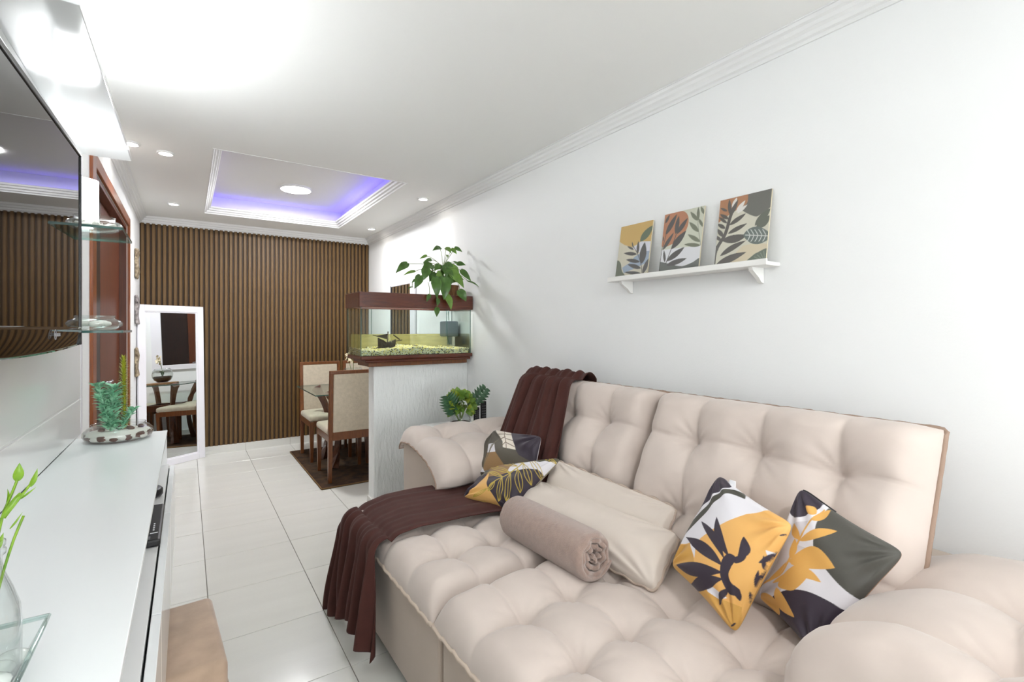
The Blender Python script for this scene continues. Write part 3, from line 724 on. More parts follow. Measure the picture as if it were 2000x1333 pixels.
# ---- pillow pair at the other end
GOLD = (190, 164, 66)
a = Art([(484, 665), (1472, 488), (821, 1206), (147, 1019)], 240, 210, NAVY, (-79, -107))
a.poly([(400, 760), (600, 380), (1060, 400), (1560, 440), (1500, 600), (1400, 590), (1330, 545), (1130, 545), (830, 590), (640, 600)], (84, 80, 66))
a.poly([(470, 760), (560, 520), (830, 585), (750, 690), (640, 720), (520, 740)], (152, 116, 72))
a.poly(smooth_line([(750, 685), (830, 590), (960, 560), (1130, 545), (1330, 552), (1440, 590), (1420, 680), (1230, 830), (1220, 750), (1150, 665), (1060, 640), (940, 650), (750, 685)]), WHT)
a.poly(smooth_line([(520, 700), (487, 790), (490, 870), (560, 980), (640, 1110), (720, 1240), (400, 1160), (100, 1110), (240, 960), (400, 800), (520, 700)]), (224, 174, 100))
a.stroke(smooth_line([(490, 905), (590, 808), (700, 745), (790, 690), (900, 620), (970, 555), (1060, 440)]), 12, GOLD)
for p, q, wd, be in (((790, 695), (740, 1092), 74, 8), ((685, 755), (640, 1078), 70, 10), ((885, 640), (912, 962), 90, 0), ((965, 570), (1052, 862), 90, -6), ((1040, 490), (1190, 805), 80, -20), ((590, 810), (500, 930), 50, 0), ((1050, 450), (1395, 590), 60, -40), ((960, 565), (620, 480), 60, 12), ((890, 610), (640, 560), 50, 10), ((790, 690), (520, 620), 56, 10), ((690, 745), (510, 690), 40, 8), ((480, 900), (300, 1010), 40, 0)):
    a.outline_leaf(p, q, wd, 9, GOLD, be)
pF, rim, nF = pillow('throw_pillow', [(1.30, 2.15, .625), (1.435, 1.70, .775), (1.225, 1.80, .535), (1.105, 2.07, .545)], .06, 'print_cloth', a, seed=3, wr=.005, backcol=(150, 140, 120))
tag(pF, 'navy and yellow pillow with gold leaf outlines lying on the brown throw, in front', 'pillow', 'printed pillows')
a = Art([(568, 125), (1196, 213), (1098, 884), (173, 794)], 200, 160, (82, 75, 62), (-88, -58))
a.poly([(585, 130), (805, 165), (860, 400), (700, 370), (690, 290), (650, 220)], (232, 222, 208))
for q in ((640, 200), (650, 260), (690, 340), (840, 210), (850, 290), (845, 360)): a.stroke([(735, 190 + (q[1] - 200) * .7), q], 9, (110, 86, 56))
a.stroke([(715, 160), (745, 390)], 9, (110, 86, 56))
a.poly([(808, 170), (1240, 200), (1200, 640), (900, 470), (860, 400)], NAVY)
a.poly([(510, 330), (590, 320), (608, 432), (495, 442)], WHT)
a.poly([(495, 442), (608, 432), (720, 600), (520, 740), (430, 640)], (150, 116, 74))
a.poly([(380, 560), (470, 690), (340, 680)], WHT)
a.poly([(330, 690), (410, 760), (380, 860), (170, 860)], (220, 170, 96))
for k in range(5): a.stroke([(430 + 25 * k, 640 - 60 * k), (560 + 20 * k, 330 - 20 * k)], 6, (112, 104, 84))
pK, rim, nK = pillow('throw_pillow', [(1.47, 2.36, .785), (1.47, 1.905, .83), (1.39, 1.86, .60), (1.24, 2.30, .545)], .055, 'print_cloth', a, seed=9, wr=.006)
tag(pK, 'dark olive and navy pillow with a white fern strip leaning behind another pillow', 'pillow', 'printed pillows')

# ---- long bolster cushions
def bolster(cr, T, label, seed):
    o, rim, n = pillow('bolster_cushion', cr, T, 'bolster', None, 150, 70, .03, .004, seed=seed, pw=(.16, .55))
    rim = [tuple(np.array(p) + np.array((0, 0, .004 * math.sin(k * 1.1)))) for k, p in enumerate(rim)]
    tube('piping', rim, .0055, 'piping_mid', o, 6, True)
    return tag(o, label, 'cushion', 'long beige bolster cushions')
bolster([(1.40, 1.83, .635), (1.445, 1.065, .635), (1.24, 1.012, .515), (1.225, 1.79, .525)], .075, 'long beige bolster cushion lying right behind the rolled blanket', 3)
bolster([(1.475, 1.80, .735), (1.51, 1.13, .70), (1.41, 1.12, .56), (1.385, 1.78, .575)], .06, 'long beige bolster cushion tucked against the sofa back', 6)
# ---- rolled blanket (spiral)
ax0 = np.array((1.125, 1.655, .597)); ax1 = np.array((1.142, 1.175, .597))
d = (ax1 - ax0); L = np.linalg.norm(d); d /= L; e1 = np.array((0, 0, 1.0)); e1 -= d * e1.dot(d); e1 /= np.linalg.norm(e1); e2 = np.cross(d, e1)
V = []; NA, NL = 240, 40; turns = 3.6
for i in range(NL):
    t = i / (NL - 1)
    for k in range(NA):
        q = k / (NA - 1); an = 2 * math.pi * turns * q + .55
        r = .012 + .083 * q ** .8 + .0025 * math.sin(9 * an + 5 * t) * (1 - q)
        r *= (1 + .05 * math.sin(2 * an + 1) * (1 - q * .5)) * (1 - .02 * math.cos(math.pi * t) ** 6)
        edge = min(t, 1 - t) * L
        inset = .012 * (1 - q) * math.sin(7 * an) + .02 * (1 - q)
        if q > .72: r -= .016 * max(0, 1 - edge / .02) ** 2
        pos = ax0 + d * (L * t + (inset if t < .5 else -inset) * (abs(2 * t - 1)) ** 6)
        V.append(pos + (e1 * math.cos(an) * .97 + e2 * math.sin(an)) * r)
ro = mesh_obj('rolled_blanket', V, grid_faces(NA, NL), 'towel', None, True)
sd = ro.modifiers.new('thick', 'SOLIDIFY'); sd.thickness = .017; sd.offset = -1
bv = ro.modifiers.new('soft', 'SUBSURF'); bv.levels = 1; bv.render_levels = 1
tag(ro, 'rolled up taupe fleece blanket lying on the sofa seat', 'blanket')

# ------------------------------------------------------------------ wall shelf with three leaning art boards
sh = thing('wall_shelf', (1.90, 1.41, 1.60), 'narrow white wall shelf holding three botanical boards above the sofa', 'shelf')
box('shelf_board', 1.848, 1.949, .985, 1.83, 1.612, 1.628, 'shelf_white', sh, .004)
box('front_lip', 1.845, 1.856, .985, 1.83, 1.612, 1.637, 'shelf_white', sh, .003)
for y in (1.06, 1.755):
    bm = bmesh.new(); pts = [(1.949, 1.612), (1.862, 1.612), (1.868, 1.598), (1.89, 1.585), (1.912, 1.572), (1.93, 1.555), (1.949, 1.55)]
    A_ = [bm.verts.new((x, y - .009, z)) for x, z in pts]; B_ = [bm.verts.new((x, y + .009, z)) for x, z in pts]
    bm.faces.new(A_); bm.faces.new(B_[::-1])
    for i in range(len(pts)): bm.faces.new((A_[i], B_[i], B_[(i + 1) % len(pts)], A_[(i + 1) % len(pts)]))
    bm_obj('bracket', bm, 'shelf_white', sh)
def board(y0, y1, zt, art, label):
    """art u runs from far (y1) to near (y0), v runs downwards"""
    xb, xt, zb = 1.888, 1.938, 1.6285; nu, nv = art.nu, art.nv
    u = np.linspace(0, 1, nu); v = np.linspace(0, 1, nv); U, W = np.meshgrid(u, v)
    P = np.stack((xt + (xb - xt) * W, y1 + (y0 - y1) * U, zt + (zb - zt) * W), -1).reshape(-1, 3)
    nrm = np.array((-(zt - zb), 0, xt - xb)); nrm /= np.linalg.norm(nrm)
    o = mesh_obj('art_board', P, grid_faces(nu, nv, 0, True), 'print_board', None)
    set_print(o, art.img.reshape(-1, 3) * .84 + .16 * np.array(rgb(176, 178, 172)[:3]))
    bm = bmesh.new(); q = [(xt, y1, zt), (xt, y0, zt), (xb, y0, zb), (xb, y1, zb)]
    fr = [bm.verts.new(tuple(np.array(p) - nrm * .0004)) for p in q]; bk = [bm.verts.new(tuple(np.array(p) - nrm * .008)) for p in q]
    for i in range(4): bm.faces.new((fr[i], bk[i], bk[(i + 1) % 4], fr[(i + 1) % 4]))
    bm.faces.new(bk); bm.faces.new(fr)
    bm_obj('board_body', bm, 'canvas_edge', o)
    tag(o, label, 'picture', 'botanical art boards')
DK = (62, 56, 58)
a = Art([(295, 515), (598, 448), (530, 995), (225, 1030)], 110, 150, (208, 202, 182))
a.poly([(280, 500), (620, 430), (590, 655), (480, 655), (435, 690), (385, 712), (320, 690), (270, 655)], (202, 164, 86))
a.leaf((472, 660), (596, 500), 62, (82, 98, 72))
a.poly([(395, 725), (440, 690), (480, 660), (590, 655), (560, 760), (480, 770)], (218, 218, 228))
a.poly([(295, 915), (365, 870), (420, 805), (500, 755), (560, 750), (545, 860), (400, 930), (310, 970)], (150, 166, 188))
a.stroke(smooth_line([(398, 690), (450, 790), (480, 900), (486, 1000)]), 6, DK)
for p, q, wd in (((440, 782), (313, 772), 36), ((468, 858), (333, 836), 38), ((477, 922), (348, 882), 42), ((482, 975), (318, 960), 34), ((445, 780), (456, 652), 26), ((482, 878), (516, 664), 62), ((410, 738), (348, 703), 22), ((405, 722), (394, 658), 12), ((492, 975), (550, 825), 38), ((440, 1010), (330, 1012), 18)): a.leaf(p, q, wd, DK)
a.blob([(215, 1040), (238, 870), (262, 845), (285, 880), (295, 950), (335, 1025)], (92, 98, 78))
board(1.603, 1.816, 1.912, a, 'smallest-looking botanical board, mustard sun above dark leaves, left on the shelf')
a = Art([(730, 408), (1098, 320), (1040, 925), (668, 978)], 120, 150, (206, 208, 190))
a.poly(smooth_line([(700, 405), (820, 385), (900, 372), (945, 420), (940, 520), (880, 620), (790, 690), (690, 695), (700, 405)]), (180, 114, 74))
a.poly([(660, 750), (1080, 690), (1060, 830), (880, 900), (660, 860)], (226, 226, 230))
a.poly(smooth_line([(650, 850), (740, 868), (880, 895), (980, 860), (1060, 815), (1060, 940), (650, 1000)]), (84, 87, 84))
for p, q, wd in (((735, 600), (842, 398), 42), ((828, 592), (860, 415), 38), ((838, 592), (942, 436), 38), ((708, 745), (812, 575), 32), ((788, 735), (928, 555), 54), ((745, 852), (912, 712), 50), ((742, 892), (934, 818), 48), ((728, 862), (720, 745), 24), ((732, 490), (775, 403), 22), ((712, 660), (716, 610), 12)): a.leaf(p, q, wd, DK)
a.stroke([(670, 970), (700, 745), (740, 600)], 5, DK); a.stroke([(735, 880), (788, 735), (836, 590)], 6, DK)
for p, q, wd in (((1058, 662), (942, 592), 42), ((1060, 694), (908, 688), 38), ((1042, 568), (955, 474), 44), ((1032, 462), (966, 378), 38), ((1036, 462), (1040, 332), 28), ((1082, 522), (1042, 440), 28), ((1092, 402), (1062, 328), 28)): a.leaf(p, q, wd, (106, 110, 88))
a.stroke([(1060, 690), (1035, 500), (1040, 400)], 4, (106, 110, 88))
board(1.313, 1.531, 1.922, a, 'botanical board with a terracotta disc and grey-green leaves, middle of the shelf')
a = Art([(1290, 270), (1757, 155), (1695, 862), (1230, 905)], 140, 170, (212, 208, 190))
a.poly([(1270, 260), (1545, 200), (1530, 300), (1400, 380), (1270, 480)], (172, 112, 66))
a.poly(smooth_line([(1540, 200), (1790, 140), (1750, 320), (1650, 405), (1590, 420), (1480, 355), (1530, 290), (1540, 200)]), (92, 90, 84))
a.poly([(1490, 700), (1600, 680), (1730, 690), (1720, 880), (1290, 910)], (216, 202, 172))
for p, q, wd in (((1430, 380), (1512, 268), 34), ((1440, 390), (1532, 308), 26), ((1395, 345), (1438, 238), 34)): a.leaf(p, q, wd, (232, 228, 222))
D3 = (66, 58, 54)
a.stroke(smooth_line([(1225, 910), (1250, 740), (1330, 590), (1375, 430), (1410, 330)]), 28, D3)
for p, q, wd, be in (((1368, 505), (1518, 392), 40, 0), ((1355, 585), (1528, 488), 40, 0), ((1300, 650), (1528, 600), 76, 8), ((1285, 795), (1518, 652), 50, -8), ((1235, 895), (1522, 762), 66, -8), ((1380, 415), (1448, 258), 34, 0), ((1372, 400), (1370, 255), 32, 0), ((1362, 445), (1285, 398), 36, 0), ((1348, 485), (1275, 425), 30, 0), ((1332, 535), (1262, 488), 38, 0), ((1312, 615), (1262, 535), 40, 0), ((1295, 650), (1240, 600), 34, 0), ((1270, 740), (1225, 690), 30, 0), ((1350, 370), (1290, 340), 26, 0)): a.leaf(p, q, wd, D3, be)
for p, q, wd in (((1598, 512), (1745, 345), 62), ((1615, 535), (1740, 415), 80)): a.leaf(p, q, wd, (80, 84, 70))
a.leaf((1492, 600), (1760, 612), 170, (84, 96, 92)); a.stroke([(1510, 600), (1720, 612)], 8, (214, 216, 212))
for k in range(5):
    x = 1555 + 36 * k
    a.stroke(smooth_line([(x, 600), (x - 16, 570), (x - 30, 548)]), 7, (214, 216, 212)); a.stroke(smooth_line([(x, 602), (x - 14, 640), (x - 30, 664)]), 7, (214, 216, 212))
a.blob([(1520, 870), (1575, 800), (1630, 765), (1720, 735), (1720, 880)], (88, 100, 86))
for k in range(4): a.stroke([(1690, 860), (1590 + 30 * k, 810 - 18 * k)], 6, (140, 150, 134))
board(1.012, 1.236, 1.926, a, 'largest-looking botanical board with a tall dark frond, right on the shelf')

# ------------------------------------------------------------------ TV wall panel with overhang
PX = -.385
pn = thing('tv_wall_panel', (PX, 1.5, .905), 'glossy white TV wall panel with a lit overhanging top', 'wall panel')
box('panel_lower', XL, PX, .0, 2.80, .905, 1.058, 'panel_white', pn, .002)
box('panel_upper', XL, PX, .0, 2.80, 1.066, 2.12, 'panel_white', pn, .002)
box('panel_groove', XL, PX - .004, .0, 2.80, 1.058, 1.066, 'panel_white', pn, 0)
box('edge_strip', XL, PX + .001, 2.802, 2.84, .905, 2.12, 'frame_white', pn, .002)
ov = box('overhang', PX, -.200, 1.44, 2.66, 2.092, 2.118, 'gloss_white', pn, .002)
box('rear_lip', PX, PX + .012, 1.44, 2.66, 2.07, 2.091, 'gloss_white', pn, .001)
t = tag(box('led_strip', PX + .03, PX + .05, 1.5, 2.6, 2.119, 2.127, 'led_white', None, 0), 'white light strip on top of the overhanging panel washing the ceiling', 'light strip')
# frosted wall lamp between TV and panel end
t = thing('wall_lamp', (PX, 2.30, 1.70), 'bright frosted wall lamp glowing above the upper glass shelf', 'wall lamp')
V = []; n = 16
for z in (1.735, 1.905):
    for k in range(n):
        an = -math.pi / 2 + math.pi * k / (n - 1); V.append((PX + .012 + .105 * math.cos(an), 2.315 + .06 * math.sin(an), z))
F = [(k, k + 1, n + k + 1, n + k) for k in range(n - 1)] + [tuple(range(n))[::-1], tuple(range(n, 2 * n)), (n - 1, 0, n, 2 * n - 1)]
mesh_obj('shade', V, F, 'frosted_lamp', t)
box('wall_plate', PX, PX + .012, 2.265, 2.365, 1.75, 1.89, 'metal', t, .002)
# glass shelves + bowls of stones
def glass_bowl(name, cx, cy, z, R, label, group, stones='white'):
    t = thing(name, (cx, cy, z), label, 'bowl', group)
    pr = [(.30, 0), (.62, .0), (.80, .10), (.97, .28), (1.0, .42), (.93, .56), (.76, .66), (.70, .70), (.70, .86), (.72, .88), (.69, .88), (.68, .72), (.72, .65), (.90, .55), (.965, .42), (.93, .29), (.77, .12), (.60, .03), (0, .03)]
    lathe('bowl_glass', [(r * R, h * R * .80) for r, h in pr], cx, cy, z, 'clear_glass', t, 40)
    return t
def rocks(parent, cx, cy, z, R, nn, sz, mats, seed, lay=1):
    rnd = random.Random(seed); bms = None; first = {}
    for k in range(nn):
        an = rnd.uniform(0, 6.28); rr = R * math.sqrt(rnd.uniform(0, 1)); s = sz * rnd.uniform(.7, 1.2)
        mm = rnd.choice(mats)
        if mm not in first:
            bm = bmesh.new(); bmesh.ops.create_icosphere(bm, subdivisions=2, radius=1.0)
            for v in bm.verts: v.co *= 1 + .16 * math.sin(5 * v.co.x + 3 * v.co.y + seed) ; v.co.z *= .7
            for v in bm.verts: v.co *= .01
            first[mm] = bm_obj('stone', bm, mm, parent, True); o = first[mm]
        else: o = first[mm].copy(); C.objects.link(o)
        o.location = Vector((cx + rr * math.cos(an), cy + rr * math.sin(an), z + sz * .62 + (k % lay) * sz * .9)) - Vector(WL[parent.name]); o.rotation_euler = (rnd.uniform(-.3, .3), rnd.uniform(-.3, .3), rnd.uniform(0, 6))
        o.scale = (s * 100, s * 100 * rnd.uniform(.7, 1), s * 100 * rnd.uniform(.6, 1))
for z, lab, lab2, sd_ in ((1.70, 'upper clear glass shelf beside the TV under the wall lamp', 'low glass bowl of pale stones on the upper glass shelf', 3), (1.351, 'lower clear glass shelf beside the TV at eye level', 'low glass bowl of white stones on the lower glass shelf', 4)):
    s = thing('glass_shelf', (-.28, 2.25, z), lab, 'shelf', 'glass shelves beside the television')
    box('glass_plate', PX, -.182, 2.092, 2.408, z, z + .008, 'shelf_glass', s, 0)
    box('front_edge', PX, -.182, 2.089, 2.0915, z, z + .008, 'glass_edge', s, 0)
    box('side_edge', -.1815, -.179, 2.092, 2.408, z, z + .008, 'glass_edge', s, 0)
    box('rear_edge', PX, -.182, 2.4085, 2.411, z, z + .008, 'glass_edge', s, 0)
    for y in (2.13, 2.37): box('clamp', PX, PX + .022, y - .008, y + .008, z - .008, z + .016, 'metal', s, .002)
    b = glass_bowl('glass_bowl', -.265, 2.235, z + .0085, .074, lab2, 'glass bowls on the shelves')
    rocks(b, -.265, 2.235, z + .012, .045, 9, .017, ['stone_white'], sd_)

# ------------------------------------------------------------------ television
TVY1, TVW, TVH, TVZ = 2.0, 1.03, .598, 1.315
tv = thing('television', (-.285, TVY1, TVZ), 'large flat black television mounted on the white panel, reflecting the room', 'television')
tilt = math.radians(1.5)
def tvb(name, y0, y1, x0, x1, z0, z1, m, parent=tv, bev=.002):
    bm = bmesh.new(); bm_box(bm, x0, x1, y0, y1, z0, z1, bev, 2)
    R = Matrix.Rotation(-tilt, 4, 'Z'); pv = Vector((-.275, TVY1, 0))
    for v in bm.verts: v.co = R @ (v.co - pv) + pv
    return bm_obj(name, bm, m, parent)
y0, y1 = TVY1 - TVW, TVY1
tvb('housing', y0, y1, -.325, -.281, TVZ, TVZ + TVH, 'tv_edge', tv, .004)
tvb('bezel_top', y0, y1, -.281, -.272, TVZ + TVH - .013, TVZ + TVH, 'tv_black')
tvb('bezel_side', y1 - .010, y1, -.281, -.272, TVZ + .0, TVZ + TVH - .013, 'tv_black')
tvb('bezel_side', y0, y0 + .010, -.281, -.272, TVZ + .0, TVZ + TVH - .013, 'tv_black')
tvb('screen', y0 + .010, y1 - .010, -.281, -.2755, TVZ + .055, TVZ + TVH - .013, 'tv_screen', tv, 0)
# lower bezel: glossy lip bowing outward so the bottom edge looks curved
bm = bmesh.new(); nb = 24; rows = 9; vv = []
for i in range(nb + 1):
    t = i / nb; y = y0 + .010 + (TVW - .02) * t; sag = .012 * (1 - (2 * t - 1) ** 2)
    for j in range(rows):
        q = j / (rows - 1); vv.append((-.2755 - .006 * q * q, y, TVZ + .055 - (.055 + sag) * q))
R = Matrix.Rotation(-tilt, 4, 'Z'); pv = Vector((-.275, TVY1, 0))
vv = [tuple(R @ (Vector(p) - pv) + pv) for p in vv]
low = mesh_obj('bezel_bottom', vv, grid_faces(rows, nb + 1), 'tv_screen', tv, True)
sdm = low.modifiers.new('thick', 'SOLIDIFY'); sdm.thickness = .004; sdm.offset = 1
tvb('wall_bracket', 1.30, 1.68, -.362, -.325, 1.5, 1.75, 'black_plastic', tv)
def text_mesh(name, body, size, m, parent, mtx, ext=.0004):
    cu = bpy.data.curves.new(name, 'FONT'); cu.body = body; cu.size = size; cu.extrude = ext; cu.align_x = 'LEFT'
    to = bpy.data.objects.new(name, cu); C.objects.link(to); bpy.context.view_layer.update()
    dg = bpy.context.evaluated_depsgraph_get(); me = bpy.data.meshes.new_from_object(to.evaluated_get(dg))
    bpy.data.objects.remove(to, do_unlink=True)
    V = [tuple(mtx @ v.co) for v in me.vertices]; F = [tuple(p.vertices) for p in me.polygons]
    return mesh_obj(name, V, F, m, parent)
# logo: ring with H and small lettering, on the lower bezel, reading towards the far end
MT = Matrix(((0, 0, 1, -.2772), (1, 0, 0, 1.655), (0, 1, 0, 1.345), (0, 0, 0, 1)))
text_mesh('logo', 'BUSTER', .013, 'logo_grey', tv, MT @ Matrix.Translation((.018, 0, .001)))
lg = text_mesh('logo', 'H', .013, 'logo_grey', tv, MT @ Matrix.Translation((.0, 0, .001)))
tube('logo_ring', [(-.2762, 1.6595 + .0105 * math.cos(a_), 1.3495 + .0125 * math.sin(a_)) for a_ in [2 * math.pi * k / 24 for k in range(24)]], .0009, 'logo_grey', tv, 5, True)

# ------------------------------------------------------------------ floating TV rack
rk = thing('tv_rack', (-.2, 1.35, .45), 'glossy white floating TV rack with an open slot under its top', 'tv rack')
RY0, RY1 = -.15, 2.69
box('rack_top', PX, -.075, RY0, RY1, .878, .8992, 'rack_white', rk, .0015)
box('rack_top_glass', PX, -.073, RY0, RY1 + .003, .8993, .9035, 'rack_white', rk, .001)
box('rack_back', XL, PX + .015, RY0, RY1, .44, .878, 'panel_white', rk, .001)
box('end_panel', PX + .015, -.075, RY1 - .018, RY1, .75, .878, 'panel_white', rk, .001)
box('end_panel', PX + .015, -.066, RY1 - .018, RY1, .44, .735, 'panel_white', rk, .001)
box('niche_shelf', PX + .015, -.068, RY0, RY1, .735, .75, 'panel_white', rk, .001)
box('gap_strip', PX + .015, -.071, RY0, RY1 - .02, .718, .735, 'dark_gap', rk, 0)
box('rack_bottom', PX + .015, -.066, RY0, RY1 - .018, .44, .455, 'panel_white', rk, .001)
for a_, b_ in ((RY0, .60), (.604, 1.30), (1.304, 2.0), (2.004, RY1)):
    box('flap_front', -.064, -.046, a_, b_, .44, .742, 'gloss_white', rk, .0015)
# slot contents: remote and round puck
rc = thing('remote_control', (-.09, 1.85, .7505), 'black remote control lying in the slot of the white rack', 'remote')
bm = bmesh.new(); bm_box(bm, -.115, -.062, 1.68, 2.02, .7508, .772, .006, 2)
bm_obj('remote_body', bm, 'black_plastic', rc)
for k in range(4): box('key', -.083, -.079, 1.76 + .018 * k, 1.766 + .018 * k, .7721, .7735, 'paper_white', rc, 0)
box('key', -.088, -.070, 1.735, 1.738, .7721, .7735, 'paper_white', rc, 0)
box('key', -.092, -.086, 1.69, 1.712, .7721, .7735, 'button_grey', rc, 0)
pk = thing('media_puck', (-.135, 2.22, .7505), 'black round device on the rack slot next to the remote', 'device')
lathe('puck_body', [(0, 0), (.055, 0), (.062, .006), (.062, .024), (.056, .03), (0, .03)], -.135, 2.2, .7508, 'black_plastic', pk, 36)
lathe('puck_ring', [(.046, .0302), (.05, .0315), (.054, .0302)], -.135, 2.2, .7508, 'button_grey', pk, 36)

# ------------------------------------------------------------------ planter on the rack
pt = thing('glass_planter', (-.235, 2.585, .904), 'wide glass bowl of brown and white stones on the rack, planted with succulents', 'planter')
R_ = .118
pr = [(.5, 0), (.80, .0), (.93, .07), (1.0, .20), (.985, .32), (.86, .45), (.76, .49), (.75, .55), (.775, .57), (.745, .57), (.73, .50), (.83, .44), (.95, .32), (.965, .20), (.90, .09), (.78, .03), (0, .03)]
lathe('bowl_glass', [(r * R_, h * R_) for r, h in pr], -.235, 2.585, .904, 'clear_glass', pt, 56)
lathe('sand_bed', [(0, .004), (.088, .004), (.106, .013), (.110, .026), (.104, .035), (0, .040)], -.235, 2.585, .904, 'stone_white', pt, 48)
rnd = random.Random(4)
f0 = None
for k in range(34):
    an = 2 * math.pi * k / 22 + rnd.uniform(-.1, .1); rr, zz = (.1065, rnd.uniform(.018, .024)) if k < 22 else (rnd.uniform(.03, .085), .042)
    mm = 'stone_brown' if (k % 3 != 2 or k >= 22 and k % 2) else 'stone_white'
    bm = bmesh.new(); bmesh.ops.create_icosphere(bm, subdivisions=2, radius=1.0)
    for v in bm.verts: v.co *= 1 + .2 * math.sin(4 * v.co.x + k) * math.cos(5 * v.co.y + k)
    sx, sz = (rnd.uniform(.014, .026), rnd.uniform(.008, .0135)) if k < 22 else (.014, .008)
    Rz = Matrix.Rotation(an + math.pi / 2, 3, 'Z')
    for v in bm.verts: v.co = Rz @ Vector((v.co.x * sx, v.co.y * .006 if k < 22 else v.co.y * .012, v.co.z * sz)) + Vector((-.235 + rr * math.cos(an), 2.585 + rr * math.sin(an), .904 + zz))
    bm_obj('stone', bm, mm, pt, True)
def leaf_card(V, F, base, tip, wd, nrm, curl=.15, rows=5, cols=3):
    """small curved leaf blade with real fold"""
    base, tip, nrm = Vector(base), Vector(tip), Vector(nrm); d = tip - base; L = d.length; d.normalize()
    nrm = nrm - d * nrm.dot(d); nrm = nrm.normalized() if nrm.length > 1e-4 else d.orthogonal().normalized(); s = d.cross(nrm)
    off = len(V)
    for i in range(rows):
        t = i / (rows - 1); wl = wd * math.sin(math.pi * (.06 + .94 * t) ** .75) if t < 1 else wd * .03
        for j in range(cols):
            q = (j / (cols - 1)) * 2 - 1
            V.append(tuple(base + d * (L * t) + s * (q * wl / 2) + nrm * (L * curl * math.sin(math.pi * t) - abs(q) * wl * -.18)))
    for i in range(rows - 1):
        for j in range(cols - 1): F.append((off + i * cols + j, off + i * cols + j + 1, off + (i + 1) * cols + j + 1, off + (i + 1) * cols + j))
def fuzzy(name, path, r0, r1, n, ll, wd, m, parent, seed, up=.5):
    rnd = random.Random(seed); V, F = tube_geo(path, .003, 5)
    P = [Vector(p) for p in path]
    for k in range(n):
        t = rnd.random() ** .9; i = min(int(t * (len(P) - 1)), len(P) - 2); p = P[i].lerp(P[i + 1], t * (len(P) - 1) - i)
        an = rnd.uniform(0, 6.28); out = Vector((math.cos(an), math.sin(an), up + rnd.uniform(-.3, .4)))
        r = (r0 + (r1 - r0) * t) * rnd.uniform(.3, 1); q = p + Vector((math.cos(an), math.sin(an), 0)) * r * .6
        leaf_card(V, F, q, q + out.normalized() * ll * rnd.uniform(.6, 1.2), wd, (rnd.uniform(-.5, .5), rnd.uniform(-.5, .5), 1), .1, 4, 3)
    return mesh_obj(name, V, F, m, parent, True)
fuzzy('teal_foliage', bez((-.262, 2.585, .94), (-.26, 2.585, 1.03), (-.252, 2.59, 1.125), 10), .034, .024, 300, .034, .012, 'leaf_teal', pt, 1)
fuzzy('teal_foliage', bez((-.268, 2.58, .98), (-.285, 2.575, 1.06), (-.302, 2.575, 1.14), 8), .022, .014, 170, .028, .012, 'leaf_teal', pt, 2)
fuzzy('teal_foliage', bez((-.235, 2.58, .94), (-.20, 2.58, 1.0), (-.185, 2.58, 1.03), 6), .018, .012, 70, .026, .012, 'leaf_teal', pt, 3)
V, F = tube_geo(bez((-.215, 2.60, .94), (-.222, 2.60, 1.1), (-.222, 2.60, 1.245), 14), [.006 - .0003 * k for k in range(15)], 6)
rnd = random.Random(6)
for k in range(460):
    t = k / 460; z = .95 + .285 * t; an = k * 2.4; rr = .034 * (1 - .6 * t ** 4) * (.75 + .25 * math.sin(k * 1.7))
    b_ = Vector((-.217 - .005 * t, 2.60, z)); leaf_card(V, F, b_, b_ + Vector((math.cos(an) * rr, math.sin(an) * rr, .008 + .016 * t)), .0042, (0, 0, 1), .05, 3, 2)
mesh_obj('yellow_spike', V, F, 'leaf_yellow', pt, True)

# ------------------------------------------------------------------ glass dish, pebbles, bottle and sprig
ds = thing('glass_dish', (-.25, .86, .904), 'square clear glass dish with white glass pebbles at the near end of the rack', 'dish')
bm = bmesh.new()
def sq(h, z): return [bm.verts.new((-.25 + sx * h, .86 + sy * h, z)) for sx, sy in ((-1, -1), (1, -1), (1, 1), (-1, 1))]
rg = [sq(.066, .904), sq(.088, .952), sq(.083, .952), sq(.061, .909)]
for a_, b_ in zip(rg[:-1], rg[1:]):
    for i in range(4): bm.faces.new((a_[i], a_[(i + 1) % 4], b_[(i + 1) % 4], b_[i]))
bm.faces.new(rg[0][::-1]); bm.faces.new(rg[-1])
bm_obj('dish_glass', bm, 'clear_glass', ds)
rimp = [(-.25 + sx * .0855, .86 + sy * .0855, .952) for sx, sy in ((-1, -1), (1, -1), (1, 1), (-1, 1))]
tube('dish_rim', [tuple(Vector(rimp[i]).lerp(Vector(rimp[(i + 1) % 4]), k / 6)) for i in range(4) for k in range(6)], .0035, 'shelf_glass', ds, 6, True)
rnd = random.Random(3); pb = None
for k, (dx, dy) in enumerate(((.045, .03), (.05, -.01), (.04, -.045), (.01, .05), (-.03, .05), (-.045, .01), (-.04, -.04), (0, -.05), (.055, .052), (.02, -.03), (.03, .008))):
    bm = bmesh.new(); bmesh.ops.create_uvsphere(bm, u_segments=14, v_segments=8, radius=1)
    for v in bm.verts: v.co = Vector((v.co.x * .019, v.co.y * .017, v.co.z * .010)) + Vector((-.25 + dx, .86 + dy, .9205 + .006 * (k % 2)))
    bm_obj('pebble', bm, 'pebble', ds, True)
bt = thing('glass_bottle', (-.212, .875, .911), 'clear glass bottle with green sprigs standing in the square glass dish', 'bottle')
pr = [(0, 0), (.030, 0), (.034, .004), (.0345, .075), (.033, .095), (.026, .120), (.0185, .142), (.0165, .155), (.0165, .163), (.020, .166), (.020, .171), (.017, .173), (.0195, .176), (.0195, .182), (.0145, .183), (.0145, .157), (.0165, .142), (.024, .119), (.031, .094), (.0325, .074), (.032, .006), (0, .004)]
lathe('bottle_glass', pr, -.212, .875, .911, 'clear_glass', bt, 40)
V, F = [], []
